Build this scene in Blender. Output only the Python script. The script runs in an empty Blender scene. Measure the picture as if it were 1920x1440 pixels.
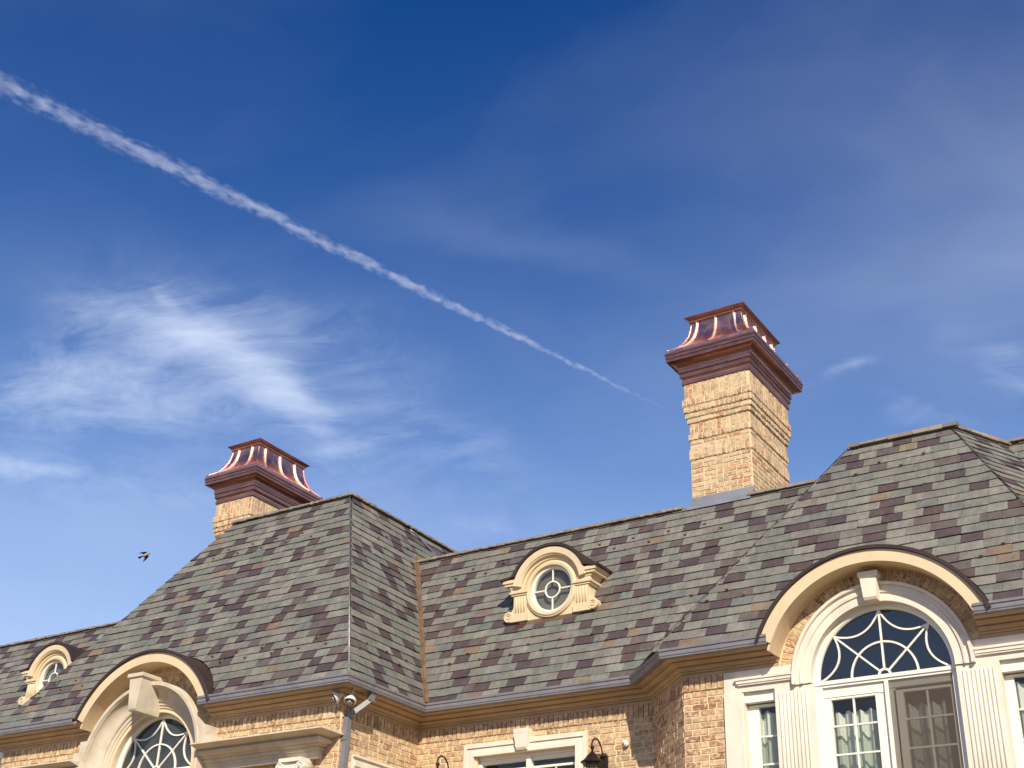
import bpy, math, random
import numpy as np
from mathutils import Vector, Matrix
R = math.radians
random.seed(11)
sc = bpy.context.scene
col = sc.collection

# ---------------------------------------------------------------- camera
YAW, PIT, ROL, FPX = -0.583614878, 0.492227171, 0.036218577, 2471.93677
fw = Vector((math.sin(YAW)*math.cos(PIT), math.cos(YAW)*math.cos(PIT), math.sin(PIT)))
rt = Vector((math.cos(YAW), -math.sin(YAW), 0)); up = rt.cross(fw)
r2 = math.cos(ROL)*rt + math.sin(ROL)*up; u2 = -math.sin(ROL)*rt + math.cos(ROL)*up
cd = bpy.data.cameras.new('camera'); cam = bpy.data.objects.new('camera', cd); col.objects.link(cam)
m = Matrix.Identity(4)
for i in range(3):
    m[i][0], m[i][1], m[i][2] = r2[i], u2[i], -fw[i]
cam.matrix_world = m                       # eye at the origin, the ground 1.6 m below
cd.sensor_width = 36; cd.lens = 36*FPX/1920; cd.clip_end = 60000; cd.clip_start = 0.1
sc.camera = cam
def shown(P):                              # how large a thing is seen from the photographer's place
    q = (P.dot(r2), -P.dot(u2), P.dot(fw))
    return (960+FPX*q[0]/q[2], 720+FPX*q[1]/q[2])

# ---------------------------------------------------------------- sun and sky
SUN = Vector((0.775, -1.0, 0.84)).normalized()
EL = math.asin(SUN.z); AZ = math.atan2(SUN.x, SUN.y)
ld = bpy.data.lights.new('sun', 'SUN'); ld.energy = 5.0; ld.angle = R(0.53); ld.color = (1.0, 0.91, 0.76)
lo = bpy.data.objects.new('sun', ld); col.objects.link(lo); lo.rotation_euler = SUN.to_track_quat('Z', 'Y').to_euler()
sc.view_settings.view_transform = 'Standard'; sc.view_settings.look = 'None'
sc.view_settings.exposure = 0.22; sc.view_settings.gamma = 1.0; sc.view_settings.use_curve_mapping = False

class NT:
    def __init__(s, tree): s.t = tree; s.n = tree.nodes; s.l = tree.links
    def add(s, typ, **kw):
        n = s.n.new(typ)
        for k, v in kw.items():
            if k == 'ins':
                for kk, vv in v.items():
                    if isinstance(vv, bpy.types.NodeSocket): s.l.new(vv, n.inputs[kk])
                    else: n.inputs[kk].default_value = vv
            else: setattr(n, k, v)
        return n
    def math(s, op, a, b=None, c=None, clamp=False):
        n = s.n.new('ShaderNodeMath'); n.operation = op; n.use_clamp = clamp
        for i, x in enumerate((a, b, c)):
            if x is None: continue
            if isinstance(x, bpy.types.NodeSocket): s.l.new(x, n.inputs[i])
            else: n.inputs[i].default_value = x
        return n.outputs[0]
    def ramp(s, fac, stops):
        n = s.n.new('ShaderNodeValToRGB'); s.l.new(fac, n.inputs[0]); e = n.color_ramp.elements
        while len(e) < len(stops): e.new(0.5)
        for i, (p, c) in enumerate(stops):
            e[i].position = p; e[i].color = (c, c, c, 1) if not isinstance(c, tuple) else (*c, 1)
        return n.outputs[0]
    def mix(s, fac, a, b, blend='MIX'):
        n = s.n.new('ShaderNodeMix'); n.data_type = 'RGBA'; n.blend_type = blend
        for i, x in ((0, fac), (6, a), (7, b)):
            if isinstance(x, bpy.types.NodeSocket): s.l.new(x, n.inputs[i])
            elif i == 0: n.inputs[0].default_value = x
            else: n.inputs[i].default_value = (*x, 1)
        return n.outputs[2]
    def noise(s, vec, scale, detail=4, rough=0.55, dist=0.0):
        n = s.add('ShaderNodeTexNoise', ins={'Scale': scale, 'Detail': detail, 'Roughness': rough, 'Distortion': dist})
        s.l.new(vec, n.inputs['Vector']); return n.outputs[0]

w = bpy.data.worlds.new('World'); sc.world = w; w.use_nodes = True
nt = NT(w.node_tree); nt.n.clear()
sky = nt.add('ShaderNodeTexSky', sky_type='NISHITA', sun_disc=False, sun_elevation=EL, sun_rotation=AZ,
             altitude=300, air_density=1.0, dust_density=0.25, ozone_density=3.0)
hs = nt.add('ShaderNodeHueSaturation', ins={'Hue': 0.512, 'Saturation': 1.42, 'Value': 1.0, 'Color': nt.mix(1.0, sky.outputs[0], (0.43, 0.90, 1.32), 'MULTIPLY')})
tc = nt.add('ShaderNodeTexCoord'); sp = nt.add('ShaderNodeSeparateXYZ', ins={0: tc.outputs['Generated']})
zz = nt.math('MAXIMUM', sp.outputs[2], 0.04)
qx = nt.math('DIVIDE', sp.outputs[0], zz); qy = nt.math('DIVIDE', sp.outputs[1], zz)   # a cloud sheet at constant height
q = nt.add('ShaderNodeCombineXYZ', ins={0: qx, 1: qy}).outputs[0]
bn = nt.add('ShaderNodeTexNoise', ins={'Vector': q, 'Scale': 3.2, 'Detail': 5, 'Roughness': 0.55})
bs = nt.add('ShaderNodeSeparateColor', ins={0: bn.outputs['Color']})
bxq = nt.math('ADD', qx, nt.math('MULTIPLY', nt.math('SUBTRACT', bs.outputs[0], 0.5), 0.30))
byq = nt.math('ADD', qy, nt.math('MULTIPLY', nt.math('SUBTRACT', bs.outputs[1], 0.5), 0.30))
def blob(cx, cy, ang, la, lb):
    c, s_ = math.cos(R(ang)), math.sin(R(ang))
    dx = nt.math('SUBTRACT', bxq, cx); dy = nt.math('SUBTRACT', byq, cy)
    a = nt.math('ADD', nt.math('MULTIPLY', dx, c/la), nt.math('MULTIPLY', dy, s_/la))
    b = nt.math('ADD', nt.math('MULTIPLY', dx, -s_/lb), nt.math('MULTIPLY', dy, c/lb))
    r = nt.math('ADD', nt.math('MULTIPLY', a, a), nt.math('MULTIPLY', b, b))
    return nt.math('EXPONENT', nt.math('MULTIPLY', r, -1.0))
warp = nt.add('ShaderNodeTexNoise', ins={'Vector': q, 'Scale': 1.6, 'Detail': 3})
wq = nt.add('ShaderNodeVectorMath', operation='MULTIPLY_ADD', ins={0: warp.outputs['Color'], 1: (0.55, 0.55, 0), 2: q}).outputs[0]
mp = nt.add('ShaderNodeMapping', ins={'Vector': wq, 'Rotation': (0, 0, R(62)), 'Scale': (1.7, 2.6, 1)}).outputs[0]
fine = nt.ramp(nt.noise(mp, 3.0, 12, 0.66), [(0.36, 0.0), (0.70, 1.0)])
soft = nt.ramp(nt.noise(wq, 1.5, 5, 0.5), [(0.25, 0.25), (0.75, 1.0)])
blobs = None
for cx, cy, an, la, lb, wt in [(-1.345, 1.225, 56.5, 0.15, 0.12, 0.68), (-1.583, 1.194, -8.6, 0.223, 0.075, 0.44), (-1.58, 1.34, 12.6, 0.24, 0.13, 0.36), (-1.80, 1.60, 30, 0.40, 0.13, 0.22), (-1.25, 1.62, 100, 0.30, 0.09, 0.20),
                               (-1.375, 1.42, 103, 0.24, 0.055, 0.62), (-1.345, 1.60, -10.1, 0.13, 0.030, 0.26), (-1.987, 1.363, 47.5, 0.14, 0.055, 0.60), (-1.70, 1.27, 20, 0.16, 0.09, 0.30),
                               (-1.278, 1.127, 127.6, 0.057, 0.012, 0.24), (-0.545, 1.765, -9.1, 0.05, 0.016, 0.25), (-0.327, 1.91, 84.0, 0.138, 0.035, 0.34),
                               (-0.51, 1.971, 58.5, 0.086, 0.033, 0.22), (-1.496, 1.664, 105.5, 0.066, 0.016, 0.18), (-1.395, 2.062, 13.5, 0.12, 0.065, 0.22), (-0.05, 2.1, 20, 0.3, 0.1, 0.35)]:
    b_ = nt.math('MULTIPLY', blob(cx, cy, an, la, lb), wt)
    blobs = b_ if blobs is None else nt.math('ADD', blobs, b_)
edge = nt.math('MULTIPLY', blobs, 3.0, clamp=True)
thick = nt.math('ADD', nt.math('MULTIPLY', blobs, 1.15), nt.math('MULTIPLY', nt.math('MULTIPLY', nt.math('SUBTRACT', fine, 0.62), 0.75), edge))
thick = nt.math('MULTIPLY', nt.math('MAXIMUM', thick, 0.0), 0.46)
veil = None
for cx, cy, an, la, lb, wt in [(-0.813, 1.214, 49.4, 0.205, 0.059, 0.10), (-0.25, 1.267, 17.9, 0.34, 0.17, 0.12), (-0.40, 1.62, -9.6, 0.42, 0.22, 0.20), (-2.026, 1.753, 27.9, 0.5, 0.269, 0.16), (-1.358, 1.266, 97.2, 0.24, 0.14, 0.16), (0.15, 1.5, 0, 0.5, 0.4, 0.22)]:
    b_ = nt.math('MULTIPLY', blob(cx, cy, an, la, lb), wt)
    veil = b_ if veil is None else nt.math('ADD', veil, b_)
veil = nt.math('MULTIPLY', veil, soft)
cirrus = nt.math('MULTIPLY', nt.ramp(nt.noise(mp, 1.0, 5, 0.5), [(0.45, 0.0), (0.95, 1.0)]), 0.07)
low = nt.math('EXPONENT', nt.math('MULTIPLY', nt.math('POWER', nt.math('DIVIDE', zz, 0.34), 2.0), -1.0))
haze = nt.math('MULTIPLY', low, 0.95)
hs2 = nt.mix(haze, hs.outputs[0], (4.7, 8.5, 14.0))
fac = nt.math('ADD', nt.math('ADD', thick, veil), cirrus, clamp=True)
low2 = nt.math('MULTIPLY', nt.math('EXPONENT', nt.math('MULTIPLY', nt.math('POWER', nt.math('DIVIDE', zz, 0.29), 2.0), -1.0)), 0.92)
hs2 = nt.mix(low2, hs2, (9.6, 10.4, 12.6))
skyc = nt.mix(fac, hs2, (10.0, 11.3, 14.0))
bg = nt.add('ShaderNodeBackground', ins={'Strength': 0.070, 'Color': skyc})
wo = nt.add('ShaderNodeOutputWorld'); nt.l.new(bg.outputs[0], wo.inputs[0])
sc.cycles.max_bounces = 8; sc.cycles.transparent_max_bounces = 16; sc.cycles.volume_bounces = 1
sc.cycles.sample_clamp_indirect = 6

# ---------------------------------------------------------------- materials
MATS = {}
def mat(name, build):
    m_ = bpy.data.materials.new(name); m_.use_nodes = True; n = NT(m_.node_tree); n.n.clear()
    out = n.add('ShaderNodeOutputMaterial'); geo = n.add('ShaderNodeNewGeometry').outputs['Position']
    build(n, out, geo); MATS[name] = m_; return m_
def surf(base, rough=0.8, metal=0.0, var=0.12, vs=3.0, grain=0.25, gs=60.0, dirt=None, ds=1.2, tint=False, spec=0.4, stretch=None):
    def f(n, out, geo):
        vec = geo
        if stretch: vec = n.add('ShaderNodeMapping', ins={'Vector': geo, 'Scale': stretch}).outputs[0]
        c = n.add('ShaderNodeAttribute', attribute_name='tint').outputs['Color'] if tint else n.mix(0.0, base, base)
        a = n.ramp(n.noise(vec, vs, 5), [(0.25, 1-var), (0.75, 1+var)])
        c = n.mix(1.0, c, a, 'MULTIPLY')
        if dirt:
            c = n.mix(n.math('MULTIPLY', n.ramp(n.noise(vec, ds, 7, 0.65), [(0.48, 0.0), (0.72, 1.0)]), dirt[1]), c, dirt[0])
        p = n.add('ShaderNodeBsdfPrincipled', ins={'Base Color': c, 'Metallic': metal, 'Specular IOR Level': spec})
        rr = n.ramp(n.noise(vec, 7, 4), [(0.3, max(0.05, rough-0.08)), (0.7, min(1, rough+0.08))]); n.l.new(rr, p.inputs['Roughness'])
        if grain:
            b = n.add('ShaderNodeBump', ins={'Strength': grain, 'Distance': 0.004, 'Height': n.noise(geo, gs, 4)}); n.l.new(b.outputs[0], p.inputs['Normal'])
        n.l.new(p.outputs[0], out.inputs[0])
    return f
M = {}
def slate_m(n, out, geo):
    t = n.add('ShaderNodeAttribute', attribute_name='tint').outputs['Color']
    a = n.ramp(n.noise(geo, 5.0, 6, 0.6), [(0.25, 0.80), (0.75, 1.18)])
    c = n.mix(1.0, t, a, 'MULTIPLY')
    g = n.ramp(n.noise(geo, 38, 5, 0.7), [(0.3, 0.86), (0.7, 1.12)]); c = n.mix(1.0, c, g, 'MULTIPLY')
    st_ = n.add('ShaderNodeMapping', ins={'Vector': geo, 'Scale': (9, 9, 0.8)}).outputs[0]; c = n.mix(1.0, c, n.ramp(n.noise(st_, 1.5, 5, 0.6), [(0.35, 0.84), (0.6, 1.05)]), 'MULTIPLY')
    c = n.mix(n.math('MULTIPLY', n.ramp(n.noise(geo, 1.7, 8, 0.7), [(0.60, 0.0), (0.75, 1.0)]), 0.35), c, (0.185, 0.18, 0.125))
    p = n.add('ShaderNodeBsdfPrincipled', ins={'Base Color': c, 'Roughness': 0.62, 'Specular IOR Level': 0.35})
    v = n.add('ShaderNodeMapping', ins={'Vector': geo, 'Scale': (1, 1, 0.5)}).outputs[0]
    b = n.add('ShaderNodeBump', ins={'Strength': 0.5, 'Distance': 0.006, 'Height': n.noise(v, 26, 6, 0.65)}); n.l.new(b.outputs[0], p.inputs['Normal'])
    n.l.new(p.outputs[0], out.inputs[0])
M['slate'] = mat('slate', slate_m)
def brick_m(n, out, geo):
    t = n.add('ShaderNodeAttribute', attribute_name='tint').outputs['Color']
    c = n.mix(1.0, t, n.ramp(n.noise(geo, 14, 5), [(0.25, 0.75), (0.75, 1.2)]), 'MULTIPLY')
    c = n.mix(n.math('MULTIPLY', n.ramp(n.noise(geo, 22, 6, 0.7), [(0.57, 0.0), (0.70, 1.0)]), 0.70), c, (0.15, 0.085, 0.045))     # dark firing spots
    c = n.mix(n.math('MULTIPLY', n.ramp(n.noise(geo, 17, 5, 0.65, 0.6), [(0.47, 0.0), (0.60, 1.0)]), 0.80), c, (0.72, 0.54, 0.315))   # mortar smeared over the faces
    p = n.add('ShaderNodeBsdfPrincipled', ins={'Base Color': c, 'Roughness': 0.9, 'Specular IOR Level': 0.2})
    b = n.add('ShaderNodeBump', ins={'Strength': 0.8, 'Distance': 0.006, 'Height': n.noise(geo, 60, 5, 0.7)}); n.l.new(b.outputs[0], p.inputs['Normal'])
    n.l.new(p.outputs[0], out.inputs[0])
M['brick'] = mat('antique_brick', brick_m)
M['mortar'] = mat('buff_mortar', surf((0.76, 0.58, 0.35), 0.95, var=0.10, vs=9, grain=0.8, gs=90))
def lower_m(n, out, geo):
    v = n.add('ShaderNodeMapping', ins={'Vector': geo, 'Rotation': (R(90), 0, 0)}).outputs[0]
    bt = n.add('ShaderNodeTexBrick', ins={'Vector': v, 'Color1': (0.50, 0.36, 0.22, 1), 'Color2': (0.42, 0.25, 0.16, 1), 'Mortar': (0.62, 0.46, 0.27, 1), 'Scale': 1.0,
               'Mortar Size': 0.006, 'Brick Width': 0.215, 'Row Height': 0.08})
    p = n.add('ShaderNodeBsdfPrincipled', ins={'Base Color': bt.outputs[0], 'Roughness': 0.9})
    n.l.new(p.outputs[0], out.inputs[0])
M['lower'] = mat('far_brick', lower_m)
M['cream'] = mat('cream_paint', surf((0.70, 0.55, 0.34), 0.55, var=0.05, vs=2, grain=0.12, gs=30, dirt=((0.42, 0.33, 0.2), 0.25), ds=3))
M['crown'] = mat('shaded_crown_paint', surf((0.44, 0.305, 0.175), 0.6, var=0.14, vs=4, grain=0.15, gs=40))  # browner than the cream trim: eave shade and warm bounce put into the colour
M['stone'] = mat('limestone', surf((0.76, 0.675, 0.55), 0.85, var=0.08, vs=2.5, grain=0.6, gs=50, dirt=((0.48, 0.42, 0.33), 0.45), ds=2.6, stretch=(1.6, 1.6, 0.6)))
M['wstone'] = mat('weathered_limestone', surf((0.62, 0.53, 0.40), 0.9, var=0.10, vs=3.5, grain=0.7, gs=45, dirt=((0.33, 0.27, 0.19), 0.55), ds=3.0))
M['white'] = mat('white_window_paint', surf((0.80, 0.77, 0.66), 0.4, var=0.03, vs=2, grain=0.05))
M['gutter'] = mat('grey_painted_metal', surf((0.215, 0.202, 0.214), 0.45, metal=0.08, var=0.10, vs=3, grain=0.08, gs=20, dirt=((0.10, 0.095, 0.09), 0.5), ds=4))
M['lead'] = mat('lead_flashing', surf((0.27, 0.275, 0.30), 0.5, metal=0.3, var=0.15, vs=5, grain=0.3, gs=14))
M['coppanel'] = mat('bright_copper', surf((0.86, 0.44, 0.34), 0.34, metal=1.0, var=0.15, vs=4, grain=0.5, gs=4, dirt=((0.45, 0.20, 0.16), 0.5), ds=2.5))
M['coprib'] = mat('polished_copper', surf((1.0, 0.80, 0.68), 0.5, metal=1.0, var=0.08, vs=6, grain=0.2, gs=12))
M['copbrown'] = mat('browned_copper', surf((0.42, 0.20, 0.145), 0.30, metal=0.85, var=0.25, vs=3, grain=0.2, gs=8, dirt=((0.22, 0.09, 0.06), 0.5), ds=2.5, stretch=(1, 1, 4)))
M['hoodmetal'] = mat('dark_brown_metal', surf((0.075, 0.048, 0.042), 0.5, metal=0.5, var=0.15, vs=4, grain=0.15, gs=10, spec=0.3))
M['valley'] = mat('weathered_copper', surf((0.25, 0.155, 0.09), 0.5, metal=0.6, var=0.25, vs=6, grain=0.2, gs=10, dirt=((0.16, 0.10, 0.06), 0.7), ds=5))
M['deck'] = mat('roof_felt', surf((0.045, 0.042, 0.040), 0.95))
M['ridge'] = mat('ridge_stone', surf((0.33, 0.27, 0.20), 0.85, tint=True, grain=0.6))
M['steel'] = mat('steel', surf((0.42, 0.42, 0.43), 0.4, metal=0.8))
M['brass'] = mat('bronze_guard', surf((0.30, 0.22, 0.15), 0.5, metal=0.5))
M['black'] = mat('black_iron', surf((0.022, 0.014, 0.012), 0.45, metal=0.3, grain=0.1))
M['plastic'] = mat('white_plastic', surf((0.72, 0.68, 0.58), 0.4, var=0.03, grain=0))
M['lens'] = mat('dark_lens', surf((0.03, 0.03, 0.032), 0.15, var=0.1, grain=0, spec=0.6))
M['ground'] = mat('bounce_ground', surf((0.17, 0.125, 0.08), 0.95, var=0.2, vs=0.4, grain=0.6, gs=5))  # ground out of view; its tone is chosen for the warm light it bounces up
M['moss'] = mat('moss', surf((0.075, 0.095, 0.028), 0.95, var=0.4, vs=20, grain=0.9, gs=60))
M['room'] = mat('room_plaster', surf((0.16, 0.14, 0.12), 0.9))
def glass_f(tintc, refl, dust=0.04):
    def f(n, out, geo):
        tr = n.add('ShaderNodeBsdfTransparent', ins={'Color': (*tintc, 1)})
        gl = n.add('ShaderNodeBsdfGlossy', ins={'Roughness': 0.02, 'Color': (1, 1, 1, 1)})
        b = n.add('ShaderNodeBump', ins={'Strength': 0.05, 'Distance': 0.01, 'Height': n.noise(geo, 2.5, 2)}); n.l.new(b.outputs[0], gl.inputs['Normal'])
        fr = n.add('ShaderNodeFresnel', ins={'IOR': refl})
        bf = n.add('ShaderNodeNewGeometry').outputs['Backfacing']
        ff = n.math('MULTIPLY', fr.outputs[0], n.math('SUBTRACT', 1.0, bf))     # the rear face of a thin pane adds nothing of its own
        ms = n.add('ShaderNodeMixShader'); n.l.new(ff, ms.inputs[0]); n.l.new(tr.outputs[0], ms.inputs[1]); n.l.new(gl.outputs[0], ms.inputs[2])
        du = n.add('ShaderNodeBsdfDiffuse', ins={'Color': (0.30, 0.31, 0.29, 1)})
        m2 = n.add('ShaderNodeMixShader'); n.l.new(n.math('MULTIPLY', n.ramp(n.noise(geo, 2.2, 6, 0.65), [(0.35, 0.25), (0.7, 1.0)]), dust), m2.inputs[0])
        n.l.new(ms.outputs[0], m2.inputs[1]); n.l.new(du.outputs[0], m2.inputs[2])
        n.l.new(m2.outputs[0], out.inputs[0])
    return f
M['glass'] = mat('window_glass', glass_f((0.93, 0.945, 0.92), 1.5))
M['greyglass'] = mat('grey_reflection_glass', glass_f((0.35, 0.37, 0.36), 1.5, 0.22))  # grey tint stands in for trees reflected in the wing's fanlight
M['darkglass'] = mat('tinted_glass', glass_f((0.10, 0.12, 0.20), 1.85, 0.008))
def cloth_f(n, out, geo):
    d = n.add('ShaderNodeBsdfDiffuse', ins={'Color': (0.92, 0.92, 0.86, 1)}); t = n.add('ShaderNodeBsdfTranslucent', ins={'Color': (0.8, 0.82, 0.76, 1)})
    ms = n.add('ShaderNodeMixShader', ins={0: 0.3}); n.l.new(d.outputs[0], ms.inputs[1]); n.l.new(t.outputs[0], ms.inputs[2]); n.l.new(ms.outputs[0], out.inputs[0])
M['cloth'] = mat('sheer_curtain', cloth_f)
def screen_f(n, out, geo):
    d = n.add('ShaderNodeBsdfDiffuse', ins={'Color': (0.13, 0.105, 0.085, 1)}); t = n.add('ShaderNodeBsdfTransparent')
    ms = n.add('ShaderNodeMixShader', ins={0: 0.36}); n.l.new(t.outputs[0], ms.inputs[1]); n.l.new(d.outputs[0], ms.inputs[2]); n.l.new(ms.outputs[0], out.inputs[0])
M['screen'] = mat('insect_screen', screen_f)
M['bird'] = mat('plumage', surf((0, 0, 0), 0.85, tint=True, var=0.1, vs=30, grain=0.2))

# ---------------------------------------------------------------- mesh helpers
class PM:
    def __init__(s): s.v = []; s.f = []; s.t = []; s.sm = []
    def add(s, vs, fs, tint=None, smooth=False):
        o = len(s.v); s.v += [Vector(p) for p in vs]; s.f += [[i+o for i in f] for f in fs]
        s.t += [tint or (1, 1, 1)]*len(vs); s.sm += [smooth]*len(fs); return s
    def box(s, a, b, tint=None):
        x0, y0, z0 = a; x1, y1, z1 = b
        return s.add([(x0,y0,z0),(x1,y0,z0),(x1,y1,z0),(x0,y1,z0),(x0,y0,z1),(x1,y0,z1),(x1,y1,z1),(x0,y1,z1)],
                     [(0,3,2,1),(4,5,6,7),(0,1,5,4),(1,2,6,5),(2,3,7,6),(3,0,4,7)], tint)
    def obox(s, c, ax, ay, az, tint=None):            # centre and three half-axes
        c = Vector(c); ax, ay, az = Vector(ax), Vector(ay), Vector(az)
        vs = [c+i*ax+j*ay+k*az for k in (-1, 1) for i, j in ((-1,-1),(1,-1),(1,1),(-1,1))]
        return s.add(vs, [(0,3,2,1),(4,5,6,7),(0,1,5,4),(1,2,6,5),(2,3,7,6),(3,0,4,7)], tint)
    def prism(s, poly, off, tint=None):               # polygon pushed along off
        n = len(poly); off = Vector(off)
        return s.add([Vector(p) for p in poly]+[Vector(p)+off for p in poly],
                     [list(range(n))[::-1], list(range(n, 2*n))]+[(i, (i+1) % n, (i+1) % n+n, i+n) for i in range(n)], tint)
    def loft(s, rings, closed_ring=True, caps=True, smooth=False, tint=None):
        n = len(rings[0]); vs = [p for r in rings for p in r]; fs = []
        for k in range(len(rings)-1):
            for i in range(n if closed_ring else n-1):
                j = (i+1) % n; fs.append((k*n+i, k*n+j, (k+1)*n+j, (k+1)*n+i))
        if caps and closed_ring: fs += [list(range(n))[::-1], list(range((len(rings)-1)*n, len(rings)*n))]
        return s.add(vs, fs, tint, smooth)
    def arc(s, cx, cz, prof, a0, a1, n=40, smooth=False):   # closed profile of (r, y) swept about (cx, cz)
        return s.loft([[(cx+r*math.cos(R(a0+(a1-a0)*k/n)), y, cz+r*math.sin(R(a0+(a1-a0)*k/n))) for r, y in prof] for k in range(n+1)], smooth=smooth)
    def tube(s, pts, rad, n=8, smooth=True, rads=None):
        pts = [Vector(p) for p in pts]; rings = []
        for k, p in enumerate(pts):
            d = (pts[min(k+1, len(pts)-1)]-pts[max(k-1, 0)]).normalized()
            a = d.cross(Vector((0.13, 0.21, 1.0)) if abs(d.z) < 0.9 else Vector((1, 0.1, 0))).normalized(); b = d.cross(a)
            r = rads[k] if rads else rad
            rings.append([p+r*(math.cos(2*math.pi*i/n)*a+math.sin(2*math.pi*i/n)*b) for i in range(n)])
        return s.loft(rings, smooth=smooth)
    def lathe(s, c, prof, n=20, axis=Vector((0, 0, 1)), smooth=True):    # (radius, height) pairs
        c = Vector(c); a = axis.cross(Vector((0.3, 1, 0.1))).normalized(); b = axis.cross(a)
        return s.loft([[c+axis*h+r*(math.cos(2*math.pi*i/n)*a+math.sin(2*math.pi*i/n)*b) for i in range(n)] for r, h in prof], smooth=smooth)
    def sweep(s, path, prof, closed=True):            # plan polyline with outward side on the right; prof = (outward, z)
        P = [Vector((p[0], p[1])) for p in path]; rings = []
        for i, p in enumerate(P):
            d0 = (P[i]-P[i-1]).normalized() if i else None; d1 = (P[i+1]-P[i]).normalized() if i < len(P)-1 else None
            n0 = Vector((d0.y, -d0.x)) if d0 else None; n1 = Vector((d1.y, -d1.x)) if d1 else None
            if n0 and n1: mm = (n0+n1).normalized(); mm = mm/mm.dot(n0)
            else: mm = n0 or n1
            rings.append([(p.x+mm.x*d, p.y+mm.y*d, z) for d, z in prof])
        return s.loft(rings, closed_ring=closed, caps=closed)

def sub(a, b): return Vector(a)-Vector(b)
USED = []
def link(o, parent=None):
    col.objects.link(o)
    if parent:
        o.parent = parent
        o.matrix_parent_inverse = Matrix.Translation(parent_origin(parent)).inverted()
    return o
def parent_origin(p):
    v = Vector((0, 0, 0))
    while p: v += p.location if not p.get('_pi') else Vector((0, 0, 0)); p = None
    return v
def obj(name, pm, material, parent=None, label=None, cat=None, group=None, kind=None, smooth=None):
    me = bpy.data.meshes.new(name); me.from_pydata([tuple(v) for v in pm.v], [], pm.f)
    a = me.attributes.new('tint', 'FLOAT_COLOR', 'POINT'); a.data.foreach_set('color', [c for t in pm.t for c in (*t, 1.0)])
    me.polygons.foreach_set('use_smooth', pm.sm if smooth is None else [smooth]*len(pm.f))
    me.materials.append(material); me.validate(); me.update()
    o = bpy.data.objects.new(name, me); col.objects.link(o)
    if parent: o.parent = parent
    if label: o['label'] = label
    if cat: o['category'] = cat
    if group: o['group'] = group
    if kind: o['kind'] = kind
    return o
def empty(name, loc, label, cat, group=None):
    o = bpy.data.objects.new(name, None); col.objects.link(o); o.location = loc
    o['label'] = label; o['category'] = cat
    if group: o['group'] = group
    return o

def clip(poly, a, b, c):                               # keep a*x+b*y+c >= 0
    out = []
    for i in range(len(poly)):
        p, q_ = poly[i], poly[(i+1) % len(poly)]
        dp, dq = a*p[0]+b*p[1]+c, a*q_[0]+b*q_[1]+c
        if dp >= 0: out.append(p)
        if (dp >= 0) != (dq >= 0):
            t = dp/(dp-dq); out.append((p[0]+t*(q_[0]-p[0]), p[1]+t*(q_[1]-p[1])))
    return out
def parea(p): return 0.5*sum(p[i][0]*p[(i+1) % len(p)][1]-p[(i+1) % len(p)][0]*p[i][1] for i in range(len(p)))
def seen_area(P3):
    q = [shown(Vector(p)) for p in P3]
    cx = sum(a for a, b in q)/len(q); cy = sum(b for a, b in q)/len(q)
    if not (-10 < cx < 1930 and -10 < cy < 1450): return 0.0
    return abs(parea(q))

# ---------------------------------------------------------------- ground
g = PM().add([(-3000,-3000,-1.6),(3000,-3000,-1.6),(3000,3000,-1.6),(-3000,3000,-1.6)], [(0,1,2,3)])
obj('ground', g, M['ground'], kind='structure')

# ---------------------------------------------------------------- the house
house = empty('brick_house', (0, 0, 0), 'large tan brick house under steep slate roofs with two copper capped chimneys', 'house')
OV = 0.38
YM, YL, YB, XS = 15.95, 14.14, 15.08, -11.98         # wall planes: main block, left wing, right bay, wing's side
ZG = 5.0
# --- slates
G1, G2, G3, G4 = (0.192, 0.180, 0.149), (0.168, 0.164, 0.138), (0.214, 0.201, 0.166), (0.182, 0.163, 0.138)
PU1, PU2, PU3 = (0.080, 0.056, 0.058), (0.089, 0.060, 0.058), (0.118, 0.094, 0.084)
TA1, TA2, GB = (0.212, 0.162, 0.110), (0.194, 0.136, 0.098), (0.156, 0.160, 0.138)
def slate_tint(rng, last_purple):
    x = rng.random()
    if last_purple: x = 0.28+0.72*x
    if x < 0.30: c = rng.choice((PU1, PU1, PU2)); pu = True
    elif x < 0.36: c = PU3; pu = False
    elif x < 0.376: c = rng.choice((TA1, TA2)); pu = False
    else: c = rng.choice((G1, G1, G2, G3, G4, GB)); pu = False
    k = rng.uniform(0.94, 1.06); return tuple(v*k*rng.uniform(0.98, 1.02) for v in c), pu
SLATES = []                                            # (seen size, polygon, normal, tint, roof)
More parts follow.
